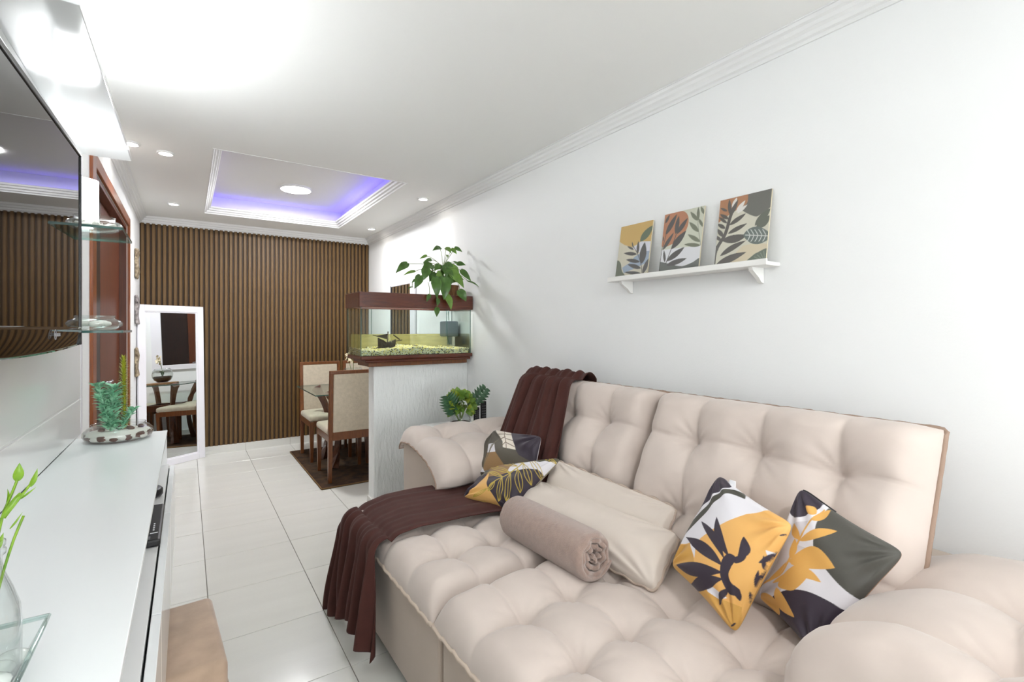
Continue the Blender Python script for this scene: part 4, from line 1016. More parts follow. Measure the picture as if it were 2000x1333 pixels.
for p in (bez((-.215, .875, .95), (-.205, .875, 1.08), (-.195, .88, 1.13), 8), bez((-.195, .88, 1.13), (-.188, .88, 1.15), (-.183, .88, 1.168), 6), bez((-.195, .88, 1.12), (-.183, .885, 1.14), (-.172, .885, 1.158), 6), bez((-.21, .87, .96), (-.195, .875, 1.07), (-.178, .885, 1.118), 8), bez((-.22, .875, .96), (-.225, .875, 1.05), (-.205, .88, 1.09), 6)): tube_geo(p, .0016, 5, False, V, F)
mesh_obj('sprig_stem', V, F, 'leaf_green', bt, True)
for b_, tp, wd, nn in (((-.183, .88, 1.166), (-.1805, .88, 1.195), .017, (.3, -1, 0)), ((-.172, .885, 1.155), (-.163, .885, 1.184), .010, (.5, -1, .1)), ((-.180, .88, 1.150), (-.205, .875, 1.108), .012, (.4, -1, .3)), ((-.186, .88, 1.140), (-.170, .88, 1.158), .008, (.5, -1, 0)), ((-.193, .88, 1.14), (-.192, .88, 1.162), .006, (1, -.6, 0)), ((-.182, .885, 1.140), (-.161, .885, 1.158), .004, (.5, -1, .4)), ((-.190, .88, 1.105), (-.176, .885, 1.128), .004, (.4, -1, 0)), ((-.205, .875, 1.078), (-.193, .88, 1.108), .013, (.6, -1, 0)), ((-.212, .87, 1.07), (-.222, .865, 1.10), .014, (.4, -1, 0)), ((-.208, .87, 1.02), (-.214, .865, 1.055), .012, (.4, -1, 0)), ((-.204, .87, 1.01), (-.196, .87, 1.04), .010, (.4, -1, 0))):
    V, F = [], []; b_ = Vector(b_); tp = b_ + (Vector(tp) - b_) * .8; leaf_card(V, F, b_, tp, wd * .62, nn, .08, 8, 5); mesh_obj('leaf', V, F, 'leaf_green', bt, True)

# ------------------------------------------------------------------ ottoman under the rack
ot = thing('ottoman', (-.13, 1.72, 0), 'beige suede cube ottoman pushed under the white rack', 'ottoman')
def rbox(name, c, hx, hy, z0, z1, rz, bev, m, parent):
    bm = bmesh.new(); bm_box(bm, -hx, hx, -hy, hy, z0, z1, bev, 4); Rm = Matrix.Rotation(rz, 4, 'Z')
    for v in bm.verts: v.co = Rm @ v.co + Vector((c[0], c[1], 0))
    o = bm_obj(name, bm, m, parent, True); return o
RZo = math.radians(3.5)
rbox('body', (-.125, 1.79), .205, .205, .02, .40, RZo, .012, 'ottoman', ot)
rbox('top_cushion', (-.125, 1.79), .212, .212, .33, .42, RZo, .022, 'ottoman', ot)
Rm = Matrix.Rotation(RZo, 3, 'Z')
tube('seam', [tuple(Rm @ Vector((sx * .2135, sy * .2135, 0)) + Vector((-.125, 1.79, .332))) for sx, sy in ((-1, -1), (1, -1), (1, 1), (-1, 1))], .004, 'ottoman', ot, 6, True)
for zz in (.17, .25): tube('seam', [tuple(Rm @ Vector((sx * .2065, sy * .2065, 0)) + Vector((-.125, 1.79, zz))) for sx, sy in ((-1, -1), (1, -1), (1, 1), (-1, 1))], .002, 'ottoman', ot, 5, True)
for k in range(4):
    p = Rm @ Vector((.16 * (1 if k % 2 else -1), .16 * (1 if k > 1 else -1), 0)); box('foot', -.125 + p.x - .02, -.125 + p.x + .02, 1.79 + p.y - .02, 1.79 + p.y + .02, 0, .02, 'black_plastic', ot, .002)

# ------------------------------------------------------------------ stone plaques on the left wall
for (zc, m_, lab) in ((1.975, 'plaque_stone', 'topmost narrow rough beige stone plaque between door and slatted wall'), (1.545, 'plaque_grey', 'middle narrow rough grey stone plaque between door and slatted wall'), (1.055, 'plaque_stone', 'lowest narrow rough brown stone plaque between door and slatted wall')):
    bm = bmesh.new(); bm_box(bm, XL + .002, XL + .024, 5.59, 5.81, zc - .135, zc + .135, .012, 2)
    bmesh.ops.subdivide_edges(bm, edges=list(bm.edges), cuts=3, use_grid_fill=True)
    for v in bm.verts:
        if v.co.x > XL + .01: v.co += Vector((.006 * math.sin(37 * v.co.z + 5 * v.co.y + zc), .006 * math.sin(29 * v.co.z + zc), .006 * math.sin(41 * v.co.y)))
    tag(bm_obj('stone_plaque', bm, m_, None, False), lab, 'wall plaque', 'stone plaques on the wall')

# ------------------------------------------------------------------ floor mirror leaning in the corner
mr = thing('floor_mirror', (-.1, 6.0, 0), 'tall white-framed mirror leaning in the corner by the slatted wall', 'mirror')
A0 = np.array((-.385, 5.754, .0)); A1 = np.array((.150, 6.088, .0)); lean = np.array((-.018, .055, 0)); HM = 1.60
ud = (A1 - A0); WM = np.linalg.norm(ud); ud /= WM; vd = np.array((0, 0, HM)) + lean; vd /= np.linalg.norm(vd); nd = np.cross(ud, vd); nd /= np.linalg.norm(nd)
def mbox(name, u0, u1, v0, v1, d0, d1, m, bev=.002):
    bm = bmesh.new(); bm_box(bm, u0, u1, v0, v1, d0, d1, bev, 1)
    for v in bm.verts: v.co = Vector(A0 + ud * v.co.x + vd * v.co.y + nd * v.co.z)
    return bm_obj(name, bm, m, mr)
fw = .062
mbox('frame_side', 0, fw, 0, HM, 0, .025, 'frame_white'); mbox('frame_side', WM - fw, WM, 0, HM, 0, .025, 'frame_white')
mbox('frame_rail', fw, WM - fw, 0, fw, 0, .025, 'frame_white'); mbox('frame_rail', fw, WM - fw, HM - fw, HM, 0, .025, 'frame_white')
for u0, u1, v0, v1 in ((fw - .004, fw + .012, fw, HM - fw), (WM - fw - .012, WM - fw + .004, fw, HM - fw), (fw, WM - fw, fw - .004, fw + .012), (fw, WM - fw, HM - fw - .012, HM - fw + .004)): mbox('inner_bead', u0, u1, v0, v1, .002, .018, 'frame_white', .003)
mbox('mirror_pane', fw, WM - fw, fw, HM - fw, .004, .010, 'mirror_glass', 0)
mbox('backing', .004, WM - .004, .004, HM - .004, -.006, .003, 'shelf_white', 0)
# ------------------------------------------------------------------ framed mirror on the right wall by the dining table
wm = thing('wall_mirror', (1.94, 4.99, .93), 'white-framed mirror on the wall behind the aquarium', 'mirror')
MY0, MY1, MZ0, MZ1 = 4.63, 5.34, .93, 1.852
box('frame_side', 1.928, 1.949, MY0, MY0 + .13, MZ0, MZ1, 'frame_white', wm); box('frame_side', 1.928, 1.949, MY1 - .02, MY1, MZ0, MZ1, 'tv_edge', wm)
box('frame_rail', 1.928, 1.949, MY0 + .13, MY1 - .02, MZ0, MZ0 + .07, 'frame_white', wm); box('frame_rail', 1.928, 1.949, MY0 + .13, MY1 - .02, MZ1 - .012, MZ1, 'frame_white', wm)
box('mirror_pane', 1.936, 1.944, MY0 + .13, MY1 - .02, MZ0 + .07, MZ1 - .012, 'mirror_glass', wm, 0)

# ------------------------------------------------------------------ dining set
bm = bmesh.new(); bm_box(bm, .945, 1.93, 4.27, 5.77, .001, .014, .005, 1)
rg_ = bm_obj('rug', bm, 'rug'); tag(rg_, 'dark brown mottled rug under the dining table', 'rug')
tube('rug_binding', [(x, y, .008) for x, y in ((.945, 4.27), (1.93, 4.27), (1.93, 5.77), (.945, 5.77))], .007, 'rug_edge', rg_, 6, True)
def make_chair(label):
    t = thing('dining_chair', (0, 0, .0145), label, 'chair', 'upholstered wooden dining chairs')
    z0 = .0145; WC = .21
    # chair faces +y, back at y=-.24
    for s in (-1, 1):
        prism('leg', (s * (WC - .02), .225, z0), (s * (WC - .02), .225, .425), (.028, .028), (.042, .042), 'chair_wood', t)
        prism('leg', (s * (WC - .012), -.215, z0), (s * (WC - .012), -.235, .43), (.03, .036), (.036, .046), 'chair_wood', t)
        prism('back_post', (s * (WC - .012), -.235, .43), (s * (WC - .012), -.275, .985), (.036, .046), (.03, .03), 'chair_wood', t)
        box('side_rail', s * (WC - .012) - .011, s * (WC - .012) + .011, -.215, .21, .37, .43, 'chair_wood', t)
    box('front_rail', -WC + .03, WC - .03, .215, .24, .37, .43, 'chair_wood', t)
    box('back_rail', -WC + .03, WC - .03, -.25, -.222, .385, .46, 'chair_wood', t)
    prism('top_rail', (-WC - .003, -.276, .985), (WC + .003, -.276, .985), (.034, .03), (.034, .03), 'chair_wood', t)
    bm = bmesh.new(); bm_box(bm, -WC + .028, WC - .028, -.018, .018, 0, .515, .010, 2)
    bmesh.ops.transform(bm, matrix=Matrix.Translation((0, -.242, .458)) @ Matrix.Rotation(math.atan(.04 / .555), 4, 'X'), verts=bm.verts)
    bm_obj('backrest', bm, 'chair_fabric', t)
    bm = bmesh.new(); bm_box(bm, -WC - .005, WC + .005, -.215, .245, .425, .485, .022, 3)
    bmesh.ops.subdivide_edges(bm, edges=[e for e in bm.edges if e.calc_length() > .2], cuts=6, use_grid_fill=True)
    for v in bm.verts:
        if v.co.z > .475: v.co.z += .018 * (1 - (v.co.x / WC) ** 2) * (1 - ((v.co.y - .01) / .24) ** 2)
    bm_obj('seat', bm, 'chair_fabric', t, True)
    return t
ch = make_chair('wooden dining chair with beige back turned to the camera beside the half wall')
ch.location = (1.235, 4.605, .0145); WL[ch.name] = (1.235, 4.605, .0145)
copy_tree(ch, (1.235, 5.39, .0145), 'wooden dining chair facing the camera in front of the slatted wall', math.pi)
copy_tree(ch, (1.695, 5.39, .0145), 'wooden dining chair in the far corner, mostly hidden behind the aquarium', math.pi)
copy_tree(ch, (1.695, 4.605, .0145), 'wooden dining chair close to the right wall, hidden behind the half wall')
tb = thing('dining_table', (1.42, 5.04, .0145), 'square glass-topped dining table with flared dark wooden base', 'table')
TBX, TBY = 1.42, 5.05
box('table_top', .965, 1.875, 4.60, 5.49, .752, .762, 'table_glass', tb, .002)
for a_ in ((.965, 1.875, 4.5975, 4.5995), (.965, 1.875, 5.4905, 5.4925)): box('top_edge', *a_, .752, .762, 'glass_edge', tb, 0)
for a_ in ((.9625, .9645, 4.60, 5.49), (1.8755, 1.8775, 4.60, 5.49)): box('top_edge', *a_, .752, .762, 'glass_edge', tb, 0)
for sx in (-1, 1):
    for sy in (-1, 1):
        P3 = [(TBX + sx * .24, TBY + sy * .22, .0145), (TBX + sx * .16, TBY + sy * .15, .45), (TBX + sx * .30, TBY + sy * .28, .751)]
        V, F = tube_geo(bez(*[P3[0], (TBX + sx * .12, TBY + sy * .11, .45), P3[2]], 12), [.045 - .02 * math.sin(math.pi * k / 12) ** .5 + .004 for k in range(13)], 4)
        mesh_obj('leg', V, F, 'table_wood', tb)
box('crossbar', TBX - .20, TBX + .20, TBY - .17, TBY - .13, .42, .50, 'table_wood', tb, .004); box('crossbar', TBX - .20, TBX + .20, TBY + .13, TBY + .17, .42, .50, 'table_wood', tb, .004)
box('crossbar', TBX - .17, TBX - .13, TBY - .13, TBY + .13, .42, .50, 'table_wood', tb, .004); box('crossbar', TBX + .13, TBX + .17, TBY - .13, TBY + .13, .42, .50, 'table_wood', tb, .004)
tr = tag(lathe('serving_board', [(0, 0), (.17, 0), (.175, .006), (.17, .016), (0, .016)], 1.42, 5.03, .7625, 'tray_wood', None, 48, False), 'round wooden board in the middle of the glass table', 'board')
ob = thing('orchid_bowl', (1.42, 5.03, .779), 'round glass bowl with soil and a cream orchid on the dining table', 'planter')
bp_ = [(0, 0), (.05, 0), (.09, .028), (.112, .07), (.116, .105), (.105, .15), (.082, .182), (.079, .182), (.101, .149), (.112, .105), (.108, .071), (.087, .031), (.048, .005), (0, .005)]
lathe('bowl_glass', bp_, 1.42, 5.03, .779, 'clear_glass', ob, 48)
lathe('soil', [(0, .006), (.048, .006), (.085, .032), (.104, .07), (.09, .083), (.04, .075), (0, .09)], 1.42, 5.03, .779, 'soil', ob, 40)
for p, r_ in ((bez((1.42, 5.03, .86), (1.43, 5.02, 1.02), (1.40, 5.01, 1.10), 10), .0025), (bez((1.415, 5.035, .86), (1.40, 5.04, 1.0), (1.36, 5.02, 1.06), 10), .0025)): tube('stem', p, r_, 'stem', ob, 6)
for k, (b_, tp) in enumerate((((1.42, 5.03, .86), (1.33, 5.02, .93)), ((1.42, 5.03, .86), (1.50, 5.0, .92)), ((1.42, 5.03, .86), (1.46, 5.09, .93)), ((1.42, 5.03, .86), (1.38, 4.96, .92)))):
    V, F = [], []; leaf_card(V, F, b_, tp, .036, (0, 0, 1), .25, 8, 5); mesh_obj('leaf', V, F, 'leaf_dark', ob, True)
rnd = random.Random(12)
for k in range(9):
    c = Vector((1.40 - .012 * (k % 4) + rnd.uniform(-.02, .02), 5.01 + rnd.uniform(-.03, .03), 1.045 + .012 * k - .02)); V, F = [], []; n_ = Vector((rnd.uniform(-1, 1), rnd.uniform(-1, .2), .3))
    for q in range(5):
        an = q * 1.2566; e = n_.orthogonal().normalized(); f = n_.normalized().cross(e); dd = e * math.cos(an) + f * math.sin(an)
        leaf_card(V, F, c, c + dd * .022, .02, n_, .15, 5, 3)
    mesh_obj('blossom', V, F, 'petal', ob, True)

# ------------------------------------------------------------------ aquarium on the half wall
AX0, AX1, AY0, AY1 = 1.030, 1.930, 3.462, 3.80
aq = thing('aquarium', (1.48, 3.63, HZ), 'wood-trimmed glass aquarium standing on the half wall', 'aquarium')
z_b, z_g0, z_g1, z_t = HZ + .001, 1.168, 1.525, 1.632
box('plinth', 1.10, 1.915, 3.50, 3.77, z_b, z_b + .030, 'chair_wood', aq, .003)
# stepped moulding
box('base_moulding', 1.07, 1.935, 3.475, 3.79, z_b + .030, z_b + .052, 'aquarium_wood', aq, .006)
box('base_moulding', 1.03, 1.945, 3.455, 3.81, z_b + .052, z_g0, 'aquarium_wood', aq, .008)
lid_bits = (('lid_front', (1.018, 1.942, 3.448, 3.464)), ('lid_rear', (1.018, 1.942, 3.798, 3.814)), ('lid_side', (1.018, 1.034, 3.464, 3.798)), ('lid_side', (1.926, 1.942, 3.464, 3.798)))
for nm, b in lid_bits: box(nm, b[0], b[1], b[2], b[3], z_g1 - .003, z_t, 'aquarium_wood', aq, .003)
box('lid_top', 1.034, 1.926, 3.464, 3.798, z_t - .02, z_t - .006, 'aquarium_wood', aq, .002)
GT = .006
box('glass_pane', AX0 + .006, AX1, AY0, AY0 + GT, z_g0, z_g1, 'tank_glass', aq, 0); box('glass_pane', AX0 + .006, AX1, AY1 - GT, AY1, z_g0, z_g1, 'tank_glass', aq, 0)
box('glass_pane', AX0, AX0 + GT, AY0 + GT, AY1 - GT, z_g0, z_g1, 'tank_glass', aq, 0); box('glass_pane', AX1 - GT, AX1, AY0 + GT, AY1 - GT, z_g0, z_g1, 'tank_glass', aq, 0)
for x in (AX0 + .001, AX1 - .005):
    box('corner_seal', x, x + .004, AY0 - .0005, AY0 + .0035, z_g0, z_g1, 'glass_edge', aq, 0); box('corner_seal', x, x + .004, AY1 - .004, AY1, z_g0, z_g1, 'glass_edge', aq, 0)
box('corner_seal', 1.215, 1.219, AY1 + .0005, AY1 + .003, z_g0, z_g1, 'glass_edge', aq, 0)
WZ = 1.325
box('water', AX0 + .008, AX1 - .008, AY0 + .008, AY1 - .008, z_g0 + .001, WZ, 'water', aq, 0)
tl_ = box('lamp_tube', AX0 + .12, AX1 - .12, 3.56, 3.58, z_t - .045, z_t - .025, 'tank_lamp', aq, .004)
box('algae_film', AX0 + .02, AX1 - .02, AY1 - .014, AY1 - .0105, z_g0 + .002, WZ - .002, 'algae', aq, 0)
# gravel: heap of little stones (uncountable)
rnd = random.Random(21); V = []; F = []; FMi = []
ico = bmesh.new(); bmesh.ops.create_icosphere(ico, subdivisions=1, radius=1.0); iv = [v.co.copy() for v in ico.verts]; ifc = [[v.index for v in f.verts] for f in ico.faces]; ico.free()
def gz(x, y): return z_g0 + .045 + .018 * (y - AY0) / .34 + .010 * math.sin(9 * x + 1) + .004 * math.sin(31 * x + 9 * y)
def add_stone(x, y, z, r, mi):
    off = len(V); sx, sy, sz = rnd.uniform(.8, 1.3), rnd.uniform(.8, 1.2), rnd.uniform(.6, 1)
    for v in iv: V.append((x + v.x * r * sx, y + v.y * r * sy, z + v.z * r * sz))
    for f in ifc: F.append([off + i for i in f]); FMi.append(mi)
x_a, x_b = AX0 + .014, AX1 - .014
for k in range(2600):
    x, y = rnd.uniform(x_a, x_b), AY0 + .013 + abs(rnd.gauss(0, .12)); y = min(y, AY1 - .015)
    add_stone(x, y, gz(x, y) - .004, rnd.uniform(.0045, .0075), 1 if rnd.random() < .55 else (2 if rnd.random() < .2 else 0))
for k in range(1500):
    x = rnd.uniform(x_a, x_b); y = AY0 + .013; z = rnd.uniform(z_g0 + .003, gz(x, y)); add_stone(x, y + rnd.uniform(0, .003), z, rnd.uniform(.0045, .007), 0 if rnd.random() < .62 else (2 if rnd.random() < .5 else 1))
for k in range(600):
    y = rnd.uniform(AY0 + .014, AY1 - .014); x = x_a; z = rnd.uniform(z_g0 + .003, gz(x, y)); add_stone(x, y, z, rnd.uniform(.0045, .007), 0 if rnd.random() < .62 else (2 if rnd.random() < .5 else 1))
gv = mesh_obj('gravel', V, F, None, aq, False, ['gravel_a', 'gravel_b', 'gravel_c'], FMi); gv['kind'] = 'stuff'
box('gravel_bed', AX0 + .018, AX1 - .018, AY0 + .022, AY1 - .014, z_g0 + .002, z_g0 + .032, 'gravel_b', aq, .004)
# sunken ship ornament
sp = thing('ship_ornament', (1.26, 3.60, 1.215), 'small dark sunken sailing ship ornament inside the aquarium', 'ornament')
bm = bmesh.new(); rows = []
for i in range(9):
    t = i / 8; x = 1.205 + .135 * t; wdt = .028 * math.sin(math.pi * (.12 + .8 * t)) + .004; zt = 1.262 + .022 * (2 * t - 1) ** 2 + (.012 if t < .3 else 0); zb = 1.212 + .02 * max(0, t - .7) * 3
    rows.append([bm.verts.new((x, 3.60 - wdt, zt)), bm.verts.new((x, 3.60 - wdt * .7, (zt + zb) / 2)), bm.verts.new((x, 3.60, zb)), bm.verts.new((x, 3.60 + wdt * .7, (zt + zb) / 2)), bm.verts.new((x, 3.60 + wdt, zt))])
for a_, b_ in zip(rows[:-1], rows[1:]):
    for i in range(5): bm.faces.new((a_[i], a_[(i + 1) % 5], b_[(i + 1) % 5], b_[i]))
bm.faces.new(rows[0]); bm.faces.new(rows[-1][::-1])
bm_obj('hull', bm, 'ship', sp, False)
tube('mast', [(1.275, 3.60, 1.25), (1.282, 3.60, 1.345)], .004, 'ship', sp); tube('bowsprit', [(1.33, 3.60, 1.268), (1.395, 3.60, 1.278)], .003, 'ship', sp)
tube('yard', [(1.16, 3.59, 1.318), (1.285, 3.60, 1.285)], .003, 'ship', sp); tube('boom', [(1.325, 3.60, 1.318), (1.375, 3.60, 1.282)], .005, 'ship', sp)
mesh_obj('sail', [(1.185, 3.59, 1.312), (1.272, 3.588, 1.288), (1.277, 3.594, 1.328), (1.185, 3.593, 1.312), (1.272, 3.591, 1.288), (1.277, 3.597, 1.328)], [(0, 1, 2), (5, 4, 3), (0, 3, 4, 1), (1, 4, 5, 2), (2, 5, 3, 0)], 'ship', sp)
for p in ((1.262, 3.57, 1.262), (1.30, 3.57, 1.262), (1.31, 3.60, 1.27)): tube('rigging', [(1.282, 3.60, 1.338), p], .0012, 'rope', sp, 5)
lathe('cannon_wheel', [(.004, 0), (.012, 0), (.012, .006), (.004, .006)], 1.195, 3.575, 1.222, 'ship', sp, 12)
# filter box hanging at the right end
fl = thing('aquarium_filter', (1.875, 3.70, 1.30), 'grey filter box hanging in the right end of the aquarium', 'filter')
box('filter_body', 1.80, 1.92, 3.66, 3.775, 1.30, 1.43, 'filter', fl, .008); box('filter_tube', 1.835, 1.865, 3.68, 3.71, 1.23, 1.30, 'filter', fl, .004)
tube('air_hose', [(1.80, 3.64, 1.52), (1.795, 3.63, 1.40), (1.80, 3.63, 1.30), (1.815, 3.62, 1.235)], .003, 'glass_edge', fl, 6)
tube('air_hose', [(1.815, 3.64, 1.52), (1.83, 3.66, 1.435)], .003, 'glass_edge', fl, 6)

# ------------------------------------------------------------------ plant on top of the aquarium
pp = thing('potted_plant', (1.83, 3.62, z_t), 'leafy green trailing plant in a ribbed wooden pot on top of the aquarium', 'plant')
V = []; n = 44
for z, r in ((0, .062), (.10, .070), (.10, .060), (.085, .058)):
    for k in range(n):
        an = 2 * math.pi * k / n; rr = r * (1 + (.035 if k % 2 else -.02) * (1 if z < .1 or r > .065 else 0)); V.append((1.825 + rr * math.cos(an), 3.625 + rr * math.sin(an), z_t - .005 + z))
F = [(i * n + k, i * n + (k + 1) % n, (i + 1) * n + (k + 1) % n, (i + 1) * n + k) for i in range(3) for k in range(n)] + [tuple(range(n))[::-1], tuple(range(3 * n, 4 * n))]
mesh_obj('pot', V, F, 'pot_wood', pp)
LV = [(1.37, 3.45, 1.853, 1.278, 3.43, 1.776, 0.4), (1.443, 3.48, 1.805, 1.347, 3.46, 1.766, 0.2), (1.574, 3.55, 1.946, 1.509, 3.53, 1.913, 0.25), (1.591, 3.5, 1.91, 1.523, 3.48, 1.886, 0.35), (1.727, 3.62, 2.032, 1.651, 3.6, 1.999, 0.45), (1.763, 3.58, 2.025, 1.8, 3.56, 1.986, 0.9), (1.828, 3.6, 2.029, 1.863, 3.58, 1.987, 0.55), (1.871, 3.62, 2.046, 1.926, 3.6, 2.014, 0.45), (1.78, 3.6, 1.975, 1.784, 3.58, 1.951, 0.7), (1.852, 3.6, 1.923, 1.912, 3.58, 1.894, 0.3), (1.6, 3.5, 1.863, 1.509, 3.48, 1.827, 0.7), (1.539, 3.46, 1.827, 1.506, 3.44, 1.739, 0.65), (1.61, 3.5, 1.809, 1.572, 3.48, 1.732, 0.6), (1.705, 3.52, 1.854, 1.777, 3.5, 1.829, 0.7), (1.808, 3.55, 1.874, 1.859, 3.53, 1.828, 0.6), (1.757, 3.48, 1.817, 1.867, 3.46, 1.695, 0.5), (1.848, 3.46, 1.834, 1.90, 3.40, 1.748, 0.35), (1.875, 3.40, 1.746, 1.935, 3.33, 1.696, 0.2), (1.809, 3.43, 1.667, 1.86, 3.41, 1.585, 0.6), (1.64, 3.5, 1.788, 1.726, 3.48, 1.75, 0.6), (1.602, 3.43, 1.752, 1.603, 3.41, 1.599, 0.42), (1.667, 3.42, 1.755, 1.657, 3.4, 1.587, 0.5), (1.694, 3.425, 1.626, 1.722, 3.405, 1.512, 0.42), (1.617, 3.425, 1.596, 1.6, 3.405, 1.539, 0.5), (1.611, 3.425, 1.524, 1.598, 3.405, 1.456, 0.5), (1.549, 3.43, 1.625, 1.516, 3.41, 1.57, 0.4), (1.473, 3.44, 1.763, 1.422, 3.42, 1.667, 0.5), (1.453, 3.46, 1.742, 1.408, 3.44, 1.711, 0.35), (1.416, 3.45, 1.682, 1.367, 3.43, 1.657, 0.2), (1.546, 3.52, 1.884, 1.6, 3.5, 1.876, 0.45), (1.66, 3.5, 1.872, 1.611, 3.48, 1.825, 0.55), (1.716, 3.46, 1.784, 1.732, 3.44, 1.701, 0.7), (1.651, 3.46, 1.808, 1.602, 3.44, 1.767, 0.6), (1.716, 3.47, 1.831, 1.767, 3.45, 1.787, 0.6), (1.626, 3.45, 1.733, 1.568, 3.43, 1.71, 0.5)]
crown = Vector((1.735, 3.58, 1.86)); rnd = random.Random(31)
for k in range(22):
    an = rnd.uniform(0, 6.28); rr_ = rnd.uniform(.03, .10); bx0 = Vector((1.725 + rr_ * math.cos(an) * 1.2, 3.53 + rr_ * .5 * math.sin(an), rnd.uniform(1.74, 1.90)))
    tp0 = bx0 + Vector((math.cos(an) * .06, -.03, rnd.uniform(-.09, .01))); LV.append((bx0.x, bx0.y, bx0.z, min(tp0.x, 1.92), tp0.y, tp0.z, rnd.uniform(.45, .7)))
root = Vector((1.82, 3.62, z_t + .075))
def heart_leaf(b, t, wd, nrm, m, parent, curl=.12):
    b, t, nrm = Vector(b), Vector(t), Vector(nrm); d = t - b; L = d.length; d.normalize(); nrm = (nrm - d * nrm.dot(d)).normalized(); s = d.cross(nrm)
    out = [(-.10, .0), (-.16, .28), (-.10, .62), (.06, .92), (.24, 1.0), (.45, .86), (.66, .58), (.84, .28), (1.0, .0)]
    V = []; F = []
    for k, (q, ww) in enumerate(out):
        sag = L * curl * math.sin(math.pi * min(max(q, 0), 1))
        q0 = max(q, 0) if k < 3 else q
        for j in (-2, -1, 0, 1, 2):
            x = ww * j / 2; qq = q if j else (q0 if q0 > 0 else 0.0)
            V.append(tuple(b + d * (L * qq) + s * (x * wd * L / 2) + nrm * (sag + .10 * wd * L * abs(x))))
    for i in range(len(out) - 1):
        for j in range(4): F.append((i * 5 + j, i * 5 + j + 1, i * 5 + j + 6, i * 5 + j + 5))
    return mesh_obj('leaf', V, F, m, parent, True)
SV, SF = [], []
for p in (bez(root, (1.78, 3.6, 1.80), crown, 8), bez(root, (1.76, 3.55, 1.78), (1.68, 3.5, 1.80), 8), bez(root, (1.80, 3.58, 1.78), (1.79, 3.56, 1.86), 8)): tube_geo(p, .005, 6, False, SV, SF)
for x0, y0, z0, x1, y1, z1, wr_ in LV:
    b = Vector((x0, y0, z0)); t = Vector((x1, y1, z1)); front = z0 < 1.70
    mid = (crown + b) / 2 + Vector((0, -.02, .03 if not front else .06))
    tube_geo(bez(crown if not front else Vector((x0 + .02, 3.5, z_t + .10)), mid if not front else b + Vector((.005, 0, .05)), b, 8), .0022, 5, False, SV, SF)
    nrm = Vector((rnd.uniform(-.5, .2), -1, rnd.uniform(.1, .9)))
    heart_leaf(b, t, wr_ * 1.25, nrm, rnd.choice(['leaf_dark', 'leaf_dark', 'leaf_mid']), pp, rnd.uniform(.05, .2))
mesh_obj('stem', SV, SF, 'stem', pp, True)

# ------------------------------------------------------------------ side table behind the sofa arm
SZT = .65
st = thing('side_table', (1.66, 3.08, 0), 'small white side table between the sofa arm and the half wall', 'side table')
box('table_top', 1.44, 1.92, 2.80, 3.36, SZT - .025, SZT, 'shelf_white', st, .004)
for x in (1.47, 1.89):
    for y in (2.83, 3.33): box('leg', x - .018, x + .018, y - .018, y + .018, 0, SZT - .025, 'shelf_white', st, .003)
box('lower_shelf', 1.455, 1.905, 2.815, 3.345, .22, .238, 'shelf_white', st, .002)
vp = thing('succulent_planter', (1.605, 3.03, SZT), 'glass bowl planter with round green leaves and split leaves on the side table', 'plant')
cx, cy = 1.605, 3.03
lathe('bowl_glass', [(0, 0), (.048, 0), (.066, .03), (.074, .062), (.070, .09), (.055, .115), (.052, .115), (.067, .09), (.071, .062), (.063, .032), (.046, .005), (0, .005)], cx, cy, SZT, 'clear_glass', vp, 36)
lathe('soil', [(0, .006), (.046, .006), (.062, .03), (.068, .056), (.03, .058), (0, .060)], cx, cy, SZT, 'soil', vp, 32)
rnd = random.Random(17)
for p in (bez((cx, cy, SZT + .05), (cx, cy, SZT + .12), (cx - .01, cy, SZT + .18), 6), bez((cx, cy, SZT + .05), (cx + .02, cy, SZT + .12), (cx + .05, cy, SZT + .17), 6), bez((cx, cy, SZT + .05), (cx - .04, cy, SZT + .12), (cx - .06, cy, SZT + .16), 6)): tube('stem', p, .006, 'stem', vp, 6)
for k in range(150):
    an = rnd.uniform(0, 6.28); ph = math.acos(rnd.uniform(-.75, 1)); dr = Vector((math.sin(ph) * math.cos(an), math.sin(ph) * math.sin(an), math.cos(ph)))
    c = Vector((cx, cy, SZT + .185)) + Vector((dr.x * .10, dr.y * .08, dr.z * .075)) * rnd.uniform(.7, 1)
    V, F = [], []; tip = c + (dr + Vector((0, 0, -.25 if dr.z < 0 else .1))).normalized() * rnd.uniform(.036, .052)
    leaf_card(V, F, c, tip, rnd.uniform(.034, .044), dr * .25 + Vector((-.46 + rnd.uniform(-.3, .3), -.87, .25 + rnd.uniform(-.3, .3))), .12, 6, 5); mesh_obj('leaf', V, F, rnd.choice(['leaf_mid', 'leaf_light', 'leaf_fresh', 'leaf_mid']), vp, True)
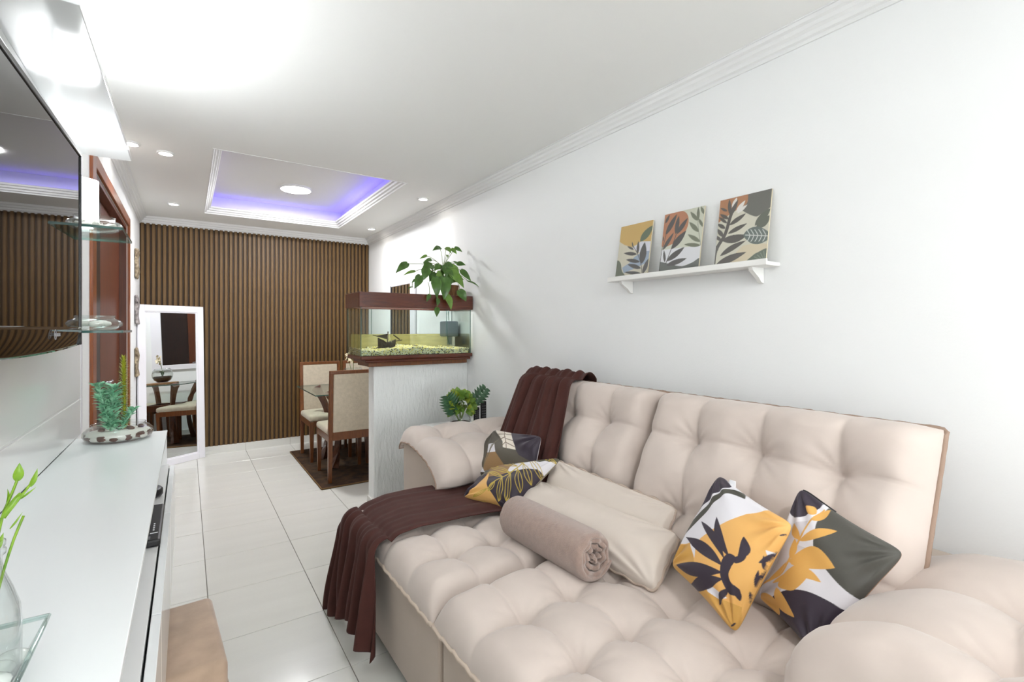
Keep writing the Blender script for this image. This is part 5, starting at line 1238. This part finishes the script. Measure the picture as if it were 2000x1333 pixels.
def split_leaf(base, tip, nrm, wd, nl, parent, sides=(-1, 1)):
    base, tip, nrm = Vector(base), Vector(tip), Vector(nrm); d = tip - base; L = d.length; d.normalize(); nrm = (nrm - d * nrm.dot(d)).normalized(); s = d.cross(nrm)
    V, F = tube_geo([base, (base + tip) / 2 + nrm * .004, tip], .002, 5)
    for sd_ in sides:
        for k in range(nl):
            t = .12 + .85 * k / (nl - 1); b = base + d * L * t; ww = wd * math.sin(math.pi * (.2 + .65 * t)) ** .6
            leaf_card(V, F, b, b + (s * sd_ + d * .55).normalized() * ww, L / nl * 1.15, nrm, .1, 5, 3)
    return mesh_obj('split_leaf', V, F, 'leaf_monstera', parent, True)
split_leaf((cx - .06, cy - .04, SZT + .11), (cx - .125, cy - .05, SZT + .25), (-.3, -1, .2), .085, 7, vp)
split_leaf((cx + .08, cy - .02, SZT + .17), (cx + .19, cy - .02, SZT + .275), (-.2, -1, .3), .07, 6, vp)
V, F = [], []; leaf_card(V, F, (1.475, 3.0, SZT + .003), (1.43, 3.0, SZT - .006), .02, (0, 0, 1), .1, 6, 3)
fo = mesh_obj('fallen_leaf', V, F, 'leaf_dark', None, True); tag(fo, 'single fallen green leaf on the edge of the white side table', 'leaf')
# remotes in a stand + small box
for x, h, lab in ((1.742, .145, 'shorter black remote control standing beside a small white and blue box'), (1.80, .185, 'taller black remote control standing against the wall on the side table')):
    t = thing('remote_control', (x, 3.04, SZT + .001), lab, 'remote', 'standing remote controls')
    box('remote_body', x - .022, x + .022, 3.03, 3.05, SZT + .002, SZT + h, 'black_plastic', t, .006)
    for r_ in range(7):
        for c_ in range(3): box('key', x - .0145 + c_ * .0115, x - .0085 + c_ * .0115, 3.0285, 3.0299, SZT + h * .2 + r_ * h * .1, SZT + h * .2 + r_ * h * .1 + .006, 'button_grey', t, 0)
bx_ = thing('small_box', (1.69, 2.99, SZT + .001), 'tiny white box with blue crossed print in front of the remotes', 'box')
box('box_body', 1.668, 1.712, 2.98, 3.0, SZT + .001, SZT + .055, 'paper_white', bx_, .001)
for k in range(2):
    box('box_print', 1.676, 1.706, 2.9785, 2.9798, SZT + .016 + .015 * k, SZT + .021 + .015 * k, 'print_blue', bx_, 0); box('box_print', 1.682 + .012 * k, 1.687 + .012 * k, 2.9785, 2.9798, SZT + .008, SZT + .046, 'print_blue', bx_, 0)
